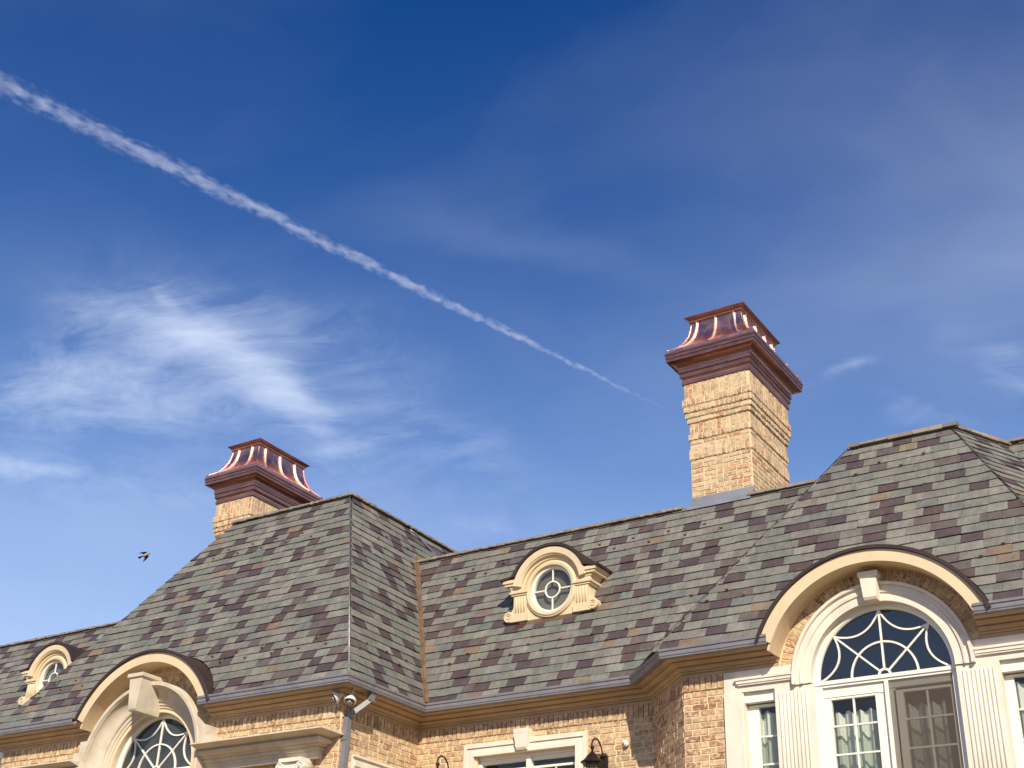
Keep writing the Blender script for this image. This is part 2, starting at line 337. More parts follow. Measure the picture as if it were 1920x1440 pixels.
def roof(poly3, seed, hole=None, expo=0.157, wid=(0.20, 0.33), guards=(), u_dir=None, slates=True, crow=None):
    """poly3: convex outline, first edge is the eave; slates hang on a deck just beneath."""
    rng = random.Random(seed)
    P0 = Vector(poly3[0]); u = (u_dir or (Vector(poly3[1])-P0)).copy(); u.normalize()
    n = None
    for k in range(2, len(poly3)):
        c_ = u.cross(Vector(poly3[k])-P0)
        if c_.length > 1e-3: n = c_.normalized(); break
    if n.z < 0: n = -n
    v = n.cross(u).normalized()
    if v.z < 0: v = -v
    out2 = [((Vector(p)-P0).dot(u), (Vector(p)-P0).dot(v)) for p in poly3]
    if parea(out2) < 0: out2 = out2[::-1]
    def to3(p, h): return P0+u*p[0]+v*p[1]+n*h
    def inside_hole(p, grow=0.0):
        if not hole: return False
        q_ = to3(p, 0); return (q_.x-hole[0])**2+(q_.z-hole[1])**2 < (hole[2]+grow)**2
    us = [p[0] for p in out2]; vs = [p[1] for p in out2]
    dk = PM()                                          # deck in small cells so that the hood openings stay open
    step = 0.10
    nu = int((max(us)-min(us))/step)+1; nv = int((max(vs)-min(vs))/step)+1
    if hole:
        for j in range(nv):
            for i in range(nu):
                a, b = min(us)+i*step, min(vs)+j*step
                c = [(a, b), (a+step, b), (a+step, b+step), (a, b+step)]
                if inside_hole((a+step/2, b+step/2), 0.02): continue
                for k in range(len(out2)):
                    p, q_ = out2[k], out2[(k+1) % len(out2)]; dx, dy = q_[0]-p[0], q_[1]-p[1]
                    c = clip(c, -dy, dx, dy*p[0]-dx*p[1])
                    if len(c) < 3: break
                if len(c) >= 3: dk.add([to3(p, -0.004) for p in c], [list(range(len(c)))])
    else: dk.add([to3(p, -0.004) for p in out2], [list(range(len(out2)))])
    deck = obj('roof', dk, M['deck'], house)
    if not slates: return deck, to3, out2
    row = 0; v0 = -0.035; before = []
    while v0 < max(vs)-0.01:
        now = []
        x = min(us)-rng.uniform(0, 0.3)-0.1; last = False
        while x < max(us):
            wd = rng.uniform(*wid)
            near = any(a < x+wd*0.8 and b > x+wd*0.2 for a, b in before)
            t, last = slate_tint(rng, last or (near and rng.random() < 0.8))
            if t[0] < 0.100: now.append((x, x+wd)); last = True
            else: last = False
            j1, j2 = rng.uniform(-0.007, 0.007), rng.uniform(-0.007, 0.007)
            cl = rng.random() < 0.08
            c = [(x+0.0015, v0+j1), (x+wd-0.0015, v0+j2), (x+wd-0.0015, v0+expo+0.05), (x+0.0015, v0+expo+0.05)]
            if cl: c = [(x+0.003, v0+j1+0.012), (x+0.03, v0+j1), (x+wd-0.003, v0+j2)] + c[2:]
            for k in range(len(out2)):
                p, q_ = out2[k], out2[(k+1) % len(out2)]; dx, dy = q_[0]-p[0], q_[1]-p[1]; L = math.hypot(dx, dy)
                sh = 0.04 if abs(dy) < 1e-3 and p[1] < 0.01 else (0.0 if abs(dy) > 1e-3 else 0.02)
                c = clip(c, -dy/L, dx/L, (dy*p[0]-dx*p[1])/L+sh)
                if len(c) < 3: break
            if len(c) >= 3 and hole:
                mid = (sum(p[0] for p in c)/len(c), sum(p[1] for p in c)/len(c)); m3 = to3(mid, 0)
                k_ = Vector((m3.x-hole[0], m3.z-hole[1])); kl = max(k_.length, 1e-6)
                if kl < hole[2]+0.35:
                    gx, gz = k_.x/kl, k_.y/kl          # keep the side beyond the tangent of the hood
                    a = gx*u.x+gz*u.z; b = gx*v.x+gz*v.z
                    cc = gx*(P0.x-hole[0])+gz*(P0.z-hole[1])-hole[2]
                    c = clip(c, a, b, cc)
            if len(c) >= 3 and abs(parea(c)) > 2e-4:
                def h(p): return 0.022-0.085*(p[1]-v0)
                th = rng.uniform(0.010, 0.018); lift = rng.uniform(0, 0.004)
                lf = [lift+(rng.uniform(0, 0.006) if p[1] < v0+0.03 else 0) for p in c]
                bot = [to3(p, h(p)+l_) for p, l_ in zip(c, lf)]; top = [to3(p, h(p)+l_+th) for p, l_ in zip(c, lf)]
                SLATES.append((seen_area(top), bot, top, t, deck))
            x += wd
        v0 += expo; row += 1; before = now
    if guards:
        for vg, (ua, ub), pitch, stag in guards:
            k = 0; uu = ua
            while uu < ub:
                vv = vg+(expo if k % 2 else 0)
                p = to3((uu, vv), 0.03)
                if not inside_hole((uu, vv), 0.1): GUARDS.append((p, u.copy(), v.copy(), n.copy(), deck))
                uu += pitch*rng.uniform(0.96, 1.04); k += 1
    return deck, to3, out2
GUARDS = []
HL = (-15.66, 4.27, 1.55); HR = (-4.615, 4.39, 1.466)     # hood circles: centre x, z, outer radius
lm_front = [(-19.20,13.88,ZG),(-11.70,13.88,ZG),(-13.59,15.77,8.78),(-16.27,15.77,8.78)]
roof(lm_front, 3, hole=(HL[0], HL[1], HL[2]+0.05), guards=[(0.70, (4.2, 7.0), 0.26, 1), (0.70, (0.6, 1.9), 0.26, 1), (3.35, (3.0, 5.3), 0.28, 1)])
roof([(-11.70,13.88,ZG),(-11.70,15.69,ZG),(-13.18,17.17,7.96),(-13.18,17.17,7.961),(-13.59,17.17,8.78),(-13.59,15.77,8.78)], 5, wid=(0.22, 0.33),
     guards=[(0.62, (0.45, 1.9), 0.24, 1), (3.45, (2.2, 3.2), 0.3, 1)])
roof([(-13.18,17.17,7.96),(-13.18,23.0,7.96),(-13.59,23.0,8.78),(-13.59,17.17,8.78)], 6, expo=0.157)
roof([(-11.70,15.69,ZG),(-8.20,15.69,ZG),(-5.83,17.17,7.96),(-13.18,17.17,7.96)], 8, guards=[(0.78, (0.2, 3.4), 0.27, 1), (2.72, (-0.4, 4.4), 0.30, 1)])
roof([(-8.20,15.69,ZG),(-7.41,14.77,ZG),(-5.10,16.23,7.93),(-5.83,17.17,7.95)], 9)
roof([(-7.41,14.77,ZG),(-2.05,14.77,ZG),(-3.73,16.23,7.92),(-5.10,16.23,7.92)], 12, hole=(HR[0], HR[1], HR[2]+0.05), expo=0.150, wid=(0.235, 0.335),
     guards=[(0.75, (0.1, 1.3), 0.26, 1), (0.75, (4.1, 5.2), 0.26, 1), (2.70, (2.45, 3.5), 0.30, 1)])
roof([(-2.05,14.77,ZG),(-1.30,16.18,ZG),(-3.21,17.20,7.92),(-3.73,16.23,7.92)], 14, expo=0.150, wid=(0.235, 0.335))
roof([(-1.45,15.69,ZG),(4.0,15.69,ZG),(4.0,17.17,7.96),(-3.55,17.17,7.96)], 15)
roof([(-26.0,15.69,ZG),(-17.6,15.69,ZG),(-17.6,17.17,7.96),(-26.0,17.17,7.96)], 17)
# flat tops, the wing's hidden side and the back slopes close the roofs
bk = PM()
bk.prism([(-16.27,15.79,8.775),(-13.60,15.79,8.775),(-13.60,23,8.775),(-16.27,23,8.775)], (0,0,-0.05))
bk.add([(-19.20,13.88,ZG),(-18.95,23,ZG),(-16.27,23,8.77),(-16.27,15.77,8.77)], [(0,1,2,3)])
bk.prism([(-26,17.18,7.94),(4,17.18,7.94),(4,23,7.94),(-26,23,7.94)], (0,0,-0.05))
bk.add([(-26,23,7.94),(4,23,7.94),(4,24.5,ZG),(-26,24.5,ZG)], [(0,1,2,3)])
bk.prism([(-5.10,16.24,7.905),(-3.73,16.24,7.905),(-3.21,17.2,7.905),(-6.0,17.2,7.905)], (0,0,-0.04))
obj('roof', bk, M['deck'], house)
SLATES.sort(key=lambda s: -s[0])
rest = PM()
for k, (ar, bot, top, t, deck) in enumerate(SLATES):
    n_ = len(bot); pm = PM() if k < 300 else rest
    pm.add(bot+top, [list(range(n_))[::-1], list(range(n_, 2*n_))]+[(i, (i+1) % n_, (i+1) % n_+n_, i+n_) for i in range(n_)], t)
    if k < 300: obj('slate', pm, M['slate'], deck)
obj('slate', rest, M['slate'], house, kind='stuff')
# ridge slates standing on edge along the tops
rng = random.Random(4); rp_ = PM()
def ridge(a, b, out, step=0.075, hgt=0.036):
    a, b = Vector(a), Vector(b); L = (b-a).length; d = (b-a)/L; out = Vector(out).normalized(); s = 0
    while s < L:
        ww = step*rng.uniform(0.7, 1.3); t = rng.choice(((0.27,0.235,0.185),(0.23,0.20,0.155),(0.32,0.265,0.205),(0.20,0.165,0.145),(0.28,0.20,0.15)))
        h = hgt*rng.uniform(0.7, 1.3)
        c = a+d*(s+ww/2)+Vector((0, 0, 0.012))+out*0.01
        rp_.obox(c, d*(ww/2-0.003), out*0.075, Vector((0, 0, 1))*h*0.5+d*rng.uniform(-0.01, 0.01), t); s += ww
ridge((-16.27,15.77,8.80), (-13.59,15.77,8.80), (0,-1,0)); ridge((-13.59,15.77,8.80), (-13.59,22.9,8.80), (1,0,0))
ridge((-13.18,17.17,7.98), (-8.1,17.17,7.98), (0,-1,0)); ridge((-7.0,17.17,7.98), (-6.04,17.17,7.98), (0,-1,0), 0.15)
ridge((-26,17.17,7.98), (-17.6,17.17,7.98), (0,-1,0)); ridge((-3.4,17.17,7.98), (3.9,17.17,7.98), (0,-1,0), 0.13)
ridge((-5.10,16.23,7.945), (-3.73,16.23,7.945), (0,-1,0), 0.17, 0.045); ridge((-3.73,16.23,7.945), (-3.21,17.2,7.945), (1,-0.5,0), 0.17, 0.045)
obj('ridge_slate', rp_, M['ridge'], house, kind='stuff')
# metal on hips and valley
hp = PM().tube([(-11.69,13.87,5.03),(-13.60,15.74,8.83)], 0.007, 6); obj('hip_flashing', hp, M['steel'], house)
hp = PM().tube([(-7.46,14.75,5.03),(-5.12,16.20,7.95)], 0.004, 5); obj('hip_flashing', hp, M['deck'], house)
vl = PM(); A_, B_ = Vector((-11.66,15.66,5.01)), Vector((-13.20,17.20,8.09)); dv = (B_-A_).normalized()
vn = Vector((1,-1,1)).normalized(); vn = (vn-dv*vn.dot(dv)).normalized(); vs_ = dv.cross(vn)
for e0, e1, hh in ((-0.085,-0.02,0.030), (0.02,0.085,0.030), (-0.02,0.02,0.055)):
    vl.add([A_+vs_*e0+vn*hh, A_+vs_*e1+vn*hh, B_+vs_*e1+vn*hh, B_+vs_*e0+vn*hh]+[A_+vs_*e0-vn*0.03, A_+vs_*e1-vn*0.03, B_+vs_*e1-vn*0.03, B_+vs_*e0-vn*0.03],
           [(0,1,2,3),(4,7,6,5),(0,4,5,1),(1,5,6,2),(2,6,7,3),(3,7,4,0)])
obj('valley_flashing', vl, M['valley'], house)
rod = PM().tube([(-13.585,17.32,8.80),(-13.50,17.50,8.72),(-13.30,17.92,8.40),(-13.20,18.10,8.15)], 0.013, 6)
obj('lightning_cable', rod, M['steel'], house)
# snow guards: one small bent clip each, mesh shared
gm = PM()
gm.box((-0.010,-0.03,-0.004), (0.010,0.05,0.004)); gm.box((-0.018,-0.034,-0.004), (0.018,-0.028,0.030)); gm.box((-0.026,-0.035,0.024), (0.026,-0.029,0.038))
g0 = None
for p, u_, v_, n_, deck in GUARDS:
    if seen_area([p-u_*0.1-v_*0.1, p+u_*0.1-v_*0.1, p+u_*0.1+v_*0.1]) == 0: continue
    if g0 is None: g0 = obj('snow_guard', gm, M['brass'], deck); o = g0
    else: o = g0.copy(); col.objects.link(o); o.parent = deck
    mm = Matrix.Identity(4)
    for i in range(3): mm[i][0], mm[i][1], mm[i][2], mm[i][3] = u_[i], v_[i], n_[i], p[i]
    o.matrix_local = mm

# --- walls and bricks
T_TAN = [(0.52,0.365,0.20),(0.48,0.335,0.19),(0.55,0.40,0.23),(0.43,0.29,0.17),(0.50,0.34,0.20),(0.36,0.225,0.13),(0.57,0.42,0.25),(0.43,0.25,0.15)]
T_RED = [(0.41,0.21,0.13),(0.34,0.155,0.10),(0.48,0.31,0.185),(0.50,0.345,0.21),(0.29,0.145,0.095),(0.46,0.28,0.17),(0.52,0.375,0.23)]
BRICKS = []
def add_brick(c4, n, depth, t, host):                  # c4: outline on the wall face, n: outward
    n = Vector(n); cen = sum((Vector(p) for p in c4), Vector())/4
    back = [Vector(p)-n*0.012 for p in c4]
    fr = [cen+(Vector(p)-cen)*0.965+n*depth for p in c4]
    BRICKS.append((seen_area(fr), back, fr, t, host))
def lay(P0, d, L, n, courses, host, pal, seed, skip=None, prob=0.0, red=None):
    rng = random.Random(seed); P0 = Vector((P0[0], P0[1], 0)); d = Vector((d[0], d[1], 0)).normalized(); n = Vector((n[0], n[1], 0)).normalized()
    row = 0
    for z0, z1, kind, off in courses:
        j = 0.0145; bl = {'S': 0.215, 'D': 0.079, 'R': 0.079, 'H': 0.112}[kind]
        x = -(bl/2 if (row % 2 and kind == 'S') else 0)
        while x < L-0.01:
            w_ = bl*rng.uniform(0.97, 1.03)
            if kind == 'S' and rng.random() < 0.12: w_ = 0.112
            a, b = max(x, 0)+j/2, min(x+w_, L)-j/2
            if b-a > 0.02 and not (skip and skip((a+b)/2, (z0+z1)/2)):
                def J(): return rng.uniform(-0.003, 0.003)
                c4 = [P0+d*(a+J())+n*off+Vector((0,0,z0+j/2+J())), P0+d*(b+J())+n*off+Vector((0,0,z0+j/2+J())),
                      P0+d*(b+J())+n*off+Vector((0,0,z1-j/2+J())), P0+d*(a+J())+n*off+Vector((0,0,z1-j/2+J()))]
                t = rng.choice(pal); k = rng.uniform(0.85, 1.12); t = tuple(v*k for v in t)
                add_brick(c4, n, rng.uniform(0.005, 0.012), t, host)
            x += w_
        row += 1
def stack(z_top, spec):                                # from the top down: (kind, height, offset)
    out = []; z = z_top
    for k, h, o in spec: out.append((z-h, z, k, o)); z -= h
    return out
ST = 0.0785
upper = stack(4.70, [('D', 0.19, 0.012)]+[('S', ST, 0.0)]*20)
def wallbody(pts, name='wall', hi=4.70):               # closed slab: plan outline
    return obj(name, PM().prism([(x, y, -1.6) for x, y in pts], (0, 0, hi+1.6)), M['mortar'], house)
def halfdisc(cx, cz, r, y0, y1, z0):
    a0 = math.degrees(math.asin((z0-cz)/r)); n = 40
    pts = [(cx+r*math.cos(R(a0+(180-2*a0)*k/n)), y0, cz+r*math.sin(R(a0+(180-2*a0)*k/n))) for k in range(n+1)]
    return pts
# main block wall with the rectangular window
def wall_open(name, x0, x1, y, openings, hi=4.70, th=0.25, lo=-1.6):
    """wall in pieces round rectangular openings (xa, xb, za, zb)"""
    pm = PM(); xs = sorted({x0, x1, *[v for o in openings for v in o[:2]]})
    for a, b in zip(xs, xs[1:]):
        op = [o for o in openings if o[0] <= a+1e-6 and o[1] >= b-1e-6]
        if not op: pm.box((a, y, lo), (b, y+th, hi))
        else:
            pm.box((a, y, lo), (b, y+th, op[0][2]))
            if op[0][3] < hi: pm.box((a, y, op[0][3]), (b, y+th, hi))
    return obj(name, pm, M['mortar'], house)
MW = (-10.90, -9.23, 2.4, 4.235)
w_main = wall_open('wall', XS+0.001, -8.05, YM, [MW])
lay((XS, YM), (1, 0), 3.93, (0, -1), upper[:15], w_main, T_TAN, 21, skip=lambda s, z: -11.08-XS < s < -9.06-XS and z < 4.41)
w_left = wall_open('wall', -26.0, -19.2, YM, [])
w_right = wall_open('wall', -1.4, 4.0, YM, [])
# wing: front with the arched opening, side
def arch_wall(name, x0, x1, y, cx, cz, r, rtop, zlow=2.2, hi=4.70, th=0.22, gaps=()):
    pm = PM(); n = 28
    pm.box((x0, y, -1.6), (x1, y+th, zlow))
    for a, b in ((x0, cx-r), (cx+r, x1)):
        e = sorted({a, b, *[v for g_ in gaps for v in g_[:2] if a < v < b]})
        for p_, q_ in zip(e, e[1:]):
            gz = [g_[2] for g_ in gaps if g_[0] <= p_+1e-6 and g_[1] >= q_-1e-6]
            pm.box((p_, y, gz[0] if gz else zlow), (q_, y+th, cz))
    # ring between the opening and the outer circle under the hood, and the square shoulders beside it
    for k in range(n):
        a, b = R(180*k/n), R(180*(k+1)/n)
        def edge(t):
            s_, c_ = math.sin(t), math.cos(t); R1 = rtop
            if cz+R1*s_ > hi: return (cx+R1*c_, cz+R1*s_)
            X = max(x0, min(x1, cx+R1*c_)); return (X, cz+R1*s_)
        pa, pb = edge(a), edge(b)
        pm.prism([(cx+r*math.cos(a), y, cz+r*math.sin(a)), (pa[0], y, pa[1]), (pb[0], y, pb[1]), (cx+r*math.cos(b), y, cz+r*math.sin(b))], (0, th, 0))
    m_ = 12; zc = min(hi, cz+rtop)
    for sgn in (-1, 1):
        xe = x0 if sgn < 0 else x1
        for k in range(m_):
            za, zb = cz+(hi-cz)*k/m_, cz+(hi-cz)*(k+1)/m_
            xa = cx+sgn*math.sqrt(max(0, rtop**2-(za-cz)**2)); xb = cx+sgn*math.sqrt(max(0, rtop**2-(zb-cz)**2))
            if sgn*(xe-xa) > 0 or sgn*(xe-xb) > 0:
                pm.prism([(xa, y, za), (xe, y, za), (xe, y, zb), (xb, y, zb)], (0, th, 0))
    return obj(name, pm, M['mortar'], house)
CL = (-15.66, 4.12); CR = (-4.615, 4.455)                  # arch centres of the two big windows
w_wing = arch_wall('wall', -19.2, XS-0.10, YL, CL[0], CL[1], 0.86, 1.62)
lay((-19.2, YL), (1, 0), XS+19.2-0.001, (0, -1), upper[:13], w_wing, T_TAN, 31, skip=lambda s, z: math.hypot(s-19.2-CL[0], z-CL[1]) < 1.28 or abs(s-19.2-CL[0]) < 1.27 and z < 4.12)
w_side = wallbody([(XS-0.10, YL), (XS, YL), (XS, YM+0.25), (XS-0.10, YM+0.25)])
lay((XS, YL), (0, 1), YM-YL, (1, 0), upper[:14], w_side, T_TAN+T_RED[2:4]+T_RED[:1], 32, skip=lambda s, z: 0.24 < s < 1.30 and z < 4.06)
# bay
bx0, bx1 = -7.18, -2.10
D0, D1 = Vector((-8.05, YM)), Vector((bx0, YB)); dd = (D1-D0).normalized(); dn = Vector((dd.y, -dd.x))
w_diag = wallbody([tuple(D0), tuple(D1), (D1.x+0.2, D1.y+0.25), (D0.x+0.3, D0.y+0.25)])
lay(D0, dd, (D1-D0).length, dn, upper[:16], w_diag, T_RED, 33)
wallbody([(bx1, YB), (-1.25, YM), (-1.25, YM+0.2), (bx1-0.2, YB+0.2)])
w_bay = arch_wall('wall', bx0, bx1, YB, CR[0], CR[1], 0.86, 1.47, gaps=[(-6.395, -5.945, 4.43), (-3.285, -2.835, 4.43)])
# narrow pier left of the stone, plus bricks turned round the arch
lay((bx0, YB), (1, 0), 0.57, (0, -1), upper[:16], w_bay, T_RED, 34)
def ring_bricks(cx, cz, r0, r1, y, a0, a1, host, pal, seed):
    rng = random.Random(seed); da = math.degrees(0.079/((r0+r1)/2)); a = a0
    while a < a1:
        e = da*0.42; c4 = [(cx+r*math.cos(R(t)), y, cz+r*math.sin(R(t))) for r, t in ((r0, a-e), (r0, a+e), (r1, a+e), (r1, a-e))]
        t = rng.choice(pal); k = rng.uniform(0.85, 1.1); add_brick([Vector(p) for p in c4], (0, -1, 0), 0.007, tuple(v*k for v in t), host); a += da
ring_bricks(CR[0], CR[1], 1.09, 1.28, YB, 3, 177, w_bay, T_RED+T_TAN, 35)
ring_bricks(CR[0], CR[1], 1.295, 1.44, YB, 6, 174, w_bay, T_RED+T_TAN, 36)
ring_bricks(CL[0], CL[1], 1.28, 1.47, YL, 24, 156, w_wing, T_TAN, 37)
ring_bricks(CL[0], CL[1], 1.48, 1.60, YL, 30, 150, w_wing, T_TAN, 38)

# --- chimneys
def chimney(x0, x1, y0, y1, seed, gaps, sgaps, label):
    zt = 10.19
    spec = [('D', 0.30, 0.056), ('R', 0.118, 0.084), ('R', 0.112, 0.070), ('S', 0.090, 0.050), ('S', 0.084, 0.030),
            ('D', 0.197, 0.004), ('R', 0.105, 0.020), ('S', 0.080, 0.0), ('S', 0.080, 0.0), ('D', 0.183, 0.018)]+[('S', 0.0785, 0.0)]*24
    cs = stack(zt, spec); core = PM()
    for z0, z1, k, o in cs:
        core.box((x0-o, y0-o, z0), (x1+o, y1+o, z1))
    ch = obj('chimney', core, M['mortar'], house, label=label)
    pal = [(0.57,0.41,0.25),(0.51,0.36,0.22),(0.60,0.44,0.28),(0.46,0.32,0.20),(0.55,0.40,0.25),(0.58,0.43,0.27),(0.40,0.27,0.17),(0.50,0.24,0.14),(0.52,0.38,0.24)]
    for z0, z1, k, o in cs[:19]:
        rr = random.Random(int(z0*1000)+seed)
        lay((x0-o+0.002, y0), (1, 0), x1-x0+2*o-0.004, (0, -1), [(z0, z1, k, o)], ch, pal, rr.random())
        lay((x1, y0-o+0.002), (0, 1), y1-y0+2*o-0.004, (1, 0), [(z0, z1, k, o)], ch, pal, rr.random())
        ST_BRICK.append(None)
    # the copper cornice: square rings swept round the shaft
    path = [(x0, y0), (x1, y0), (x1, y1), (x0, y1)]
    def band(name, prof, material):
        pm = PM(); rings = []
        for (px, py), (sx, sy) in zip(path, ((-1, -1), (1, -1), (1, 1), (-1, 1))):
            rings.append([(px+sx*d, py+sy*d, z) for d, z in prof])
        rings.append(rings[0]); pm.loft(rings, caps=False); return obj(name, pm, material, ch)
    z = zt
    cvp = [(0.120+0.130*(1-math.cos(R(90*k/7))), z+0.262+0.105*math.sin(R(90*k/7))) for k in range(8)]
    band('cornice', [(0.0,z-0.01),(0.082,z-0.01),(0.082,z+0.040),(0.070,z+0.044),(0.074,z+0.075),(0.088,z+0.100),(0.104,z+0.112),(0.104,z+0.182),
                     (0.098,z+0.186),(0.120,z+0.192),(0.120,z+0.256)]+cvp+[(0.262,z+0.368),(0.262,z+0.420),(0.254,z+0.424),(0.272,z+0.430),(0.272,z+0.478),
                     (0.264,z+0.482),(0.282,z+0.490),(0.282,z+0.520),(0.0,z+0.54)], M['copbrown'])
    band('drip_edge', [(0.10,z+0.522),(0.266,z+0.522),(0.266,z+0.575),(0.256,z+0.585),(0.10,z+0.585)], M['coppanel'])
    zb, zt2 = z+0.580, z+1.185
    def cv(t):
        P = ((0.258, 0.0), (0.09, 0.085), (-0.050, 0.25), (-0.065, 0.605)); B = ((1-t)**3, 3*t*(1-t)**2, 3*t*t*(1-t), t**3)
        return (sum(b*p[0] for b, p in zip(B, P)), zb+sum(b*p[1] for b, p in zip(B, P)))
    curve = [cv(k/14) for k in range(15)]
    for side in range(4):                              # the flared skirt in four sheets
        a, b = path[side], path[(side+1) % 4]; sa = ((-1,-1),(1,-1),(1,1),(-1,1))[side]; sb = ((-1,-1),(1,-1),(1,1),(-1,1))[(side+1) % 4]
        pm = PM(); rows = [[(a[0]+sa[0]*d, a[1]+sa[1]*d, z_), (b[0]+sb[0]*d, b[1]+sb[1]*d, z_)] for d, z_ in curve]
        inn = [[(a[0]+sa[0]*(d-0.02), a[1]+sa[1]*(d-0.02), z_), (b[0]+sb[0]*(d-0.02), b[1]+sb[1]*(d-0.02), z_)] for d, z_ in curve]
        rings = [r+[i_[1], i_[0]] for r, i_ in zip(rows, inn)]; pm.loft(rings, smooth=False); obj('copper_panel', pm, M['coppanel'], ch)
        for f in (gaps if side % 2 == 0 else sgaps):
            pts = []
            for d, z_ in curve:
                A = Vector((a[0]+sa[0]*d, a[1]+sa[1]*d, z_)); B = Vector((b[0]+sb[0]*d, b[1]+sb[1]*d, z_)); pts.append(A.lerp(B, f))
            nrm = Vector(((0,-1,0),(1,0,0),(0,1,0),(-1,0,0))[side]); tan = (Vector((b[0],b[1],0))-Vector((a[0],a[1],0))).normalized()
            rings = []
            for p in pts: rings.append([p-tan*0.011-nrm*0.01, p+tan*0.011-nrm*0.01, p+tan*0.009+nrm*0.024+Vector((0,0,0.014)), p-tan*0.009+nrm*0.024+Vector((0,0,0.014))])
            obj('standing_seam', PM().loft(rings, smooth=False), M['coprib'], ch)
    for sx, sy, px, py in ((-1,-1,x0,y0),(1,-1,x1,y0),(1,1,x1,y1),(-1,1,x0,y1)):
        obj('hip_seam', PM().tube([(px+sx*(d+0.004), py+sy*(d+0.004), z_+0.004) for d, z_ in curve], 0.008, 6), M['coppanel'], ch)
    band('top_frame', [(-0.20,zt2-0.02),(-0.065,zt2-0.02),(-0.056,zt2+0.004),(-0.036,zt2+0.006),(-0.032,zt2+0.028),(-0.010,zt2+0.052),(0.015,zt2+0.070),(0.028,zt2+0.076),(0.028,zt2+0.090),(0.010,zt2+0.096),(-0.20,zt2+0.10)], M['copbrown'])
    cp = PM().box((x0+0.19, y0+0.19, zt2+0.10), (x1-0.19, y1-0.19, zt2+0.126)); obj('flue_cover', cp, M['copbrown'], ch)
    return ch
ST_BRICK = []
ch_r = chimney(-7.99, -6.975, 17.30, 18.80, 50, (0.115, 0.49, 0.86), (0.12, 0.42, 0.70, 0.93), 'chimney nearer the bay, its brick shaft fully in view')
fl = PM(); fl.box((-8.005,17.285,7.90), (-6.96,17.30,8.20)); fl.box((-6.975,17.285,7.90), (-6.955,18.8,8.13)); fl.box((-8.005,17.10,7.93), (-6.955,17.285,7.995))
obj('flashing', fl, M['lead'], house)
ch_l = chimney(-18.33, -17.49, 17.33, 18.82, 60, (0.23, 0.73), (0.15, 0.47, 0.80), 'chimney half hidden behind the left wing roof')
fl = PM(); fl.box((-16.35,15.80,8.74), (-15.2,15.95,8.90)); obj('flashing', fl, M['lead'], house)

BRICKS.sort(key=lambda b: -b[0]); rest = PM()
BF = [(4,5,6,7),(0,1,5,4),(1,2,6,5),(2,3,7,6),(3,0,4,7)]
for k, (ar, back, fr, t, host) in enumerate(BRICKS):
    if k < 300: obj('brick', PM().add(back+fr, BF, t), M['brick'], host)
    else: rest.add(back+fr, BF, t)
obj('brick', rest, M['brick'], house, kind='stuff')

# --- eaves: crown moulding and gutters
CROWN = [(-0.05,4.69),(0.022,4.69),(0.022,4.735),(0.008,4.738),(0.035,4.745),(0.045,4.760),(0.035,4.766),(0.060,4.776),(0.080,4.797),(0.095,4.800),(0.095,4.812),(0.075,4.818),(0.120,4.828),(0.145,4.838),
         (0.158,4.852),(0.175,4.855),(0.175,4.868),(0.160,4.872),(0.215,4.880),(0.250,4.890),(0.262,4.900),(0.290,4.902),(0.290,4.93),(-0.05,4.93)]
GUT = [(0.24,4.90),(0.290,4.878),(0.355,4.878),(0.362,4.885),(0.362,4.900),(0.372,4.912),(0.372,4.958),(0.386,4.968),(0.386,4.998),(0.374,5.002),(0.362,4.985),(0.362,4.92),(0.30,4.905),(0.26,4.96)]
BAYP = [(XS, YL), (XS, YM), tuple(D0), tuple(D1)]
eL = HL[0]+1.20; eR = HR[0]-1.27
full = [(eL, YL)]+BAYP+[(eR, YB)]
obj('crown_moulding', PM().sweep(full, CROWN), M['crown'], house)
obj('crown_moulding', PM().sweep([(-19.2, YM), (-19.2, YL), (HL[0]-1.30, YL)], CROWN), M['crown'], house)
obj('crown_moulding', PM().sweep([(HR[0]+1.17, YB), (bx1, YB), (-1.25, YM), (4.0, YM)], CROWN), M['crown'], house)
obj('crown_moulding', PM().sweep([(-26, YM), (-19.2, YM)], CROWN), M['crown'], house)
g_mid = obj('gutter', PM().sweep(full, GUT), M['gutter'], house)
obj('gutter', PM().sweep([(-19.2, YM), (-19.2, YL), (HL[0]-1.52, YL)], GUT), M['gutter'], house)
obj('gutter', PM().sweep([(HR[0]+1.21, YB), (bx1, YB), (-1.25, YM), (4.0, YM)], GUT), M['gutter'], house)
obj('gutter', PM().sweep([(-26, YM), (-19.2, YM)], GUT), M['gutter'], house)
SEAM = [(d+(0.004 if d > 0.28 else 0), z+(0.004 if z > 4.95 else -0.004)) for d, z in GUT]
for (ax_, ay_), (ex_, ey_) in (((-13.1, YL), (-13.055, YL)), ((-9.6, YM), (-9.555, YM)), ((XS, 15.0), (XS, 15.045)), ((-6.5, YB), (-6.455, YB)), ((-17.9, YL), (-17.855, YL))):
    obj('gutter_joint', PM().sweep([(ax_, ay_), (ex_, ey_)], SEAM), M['gutter'], house)
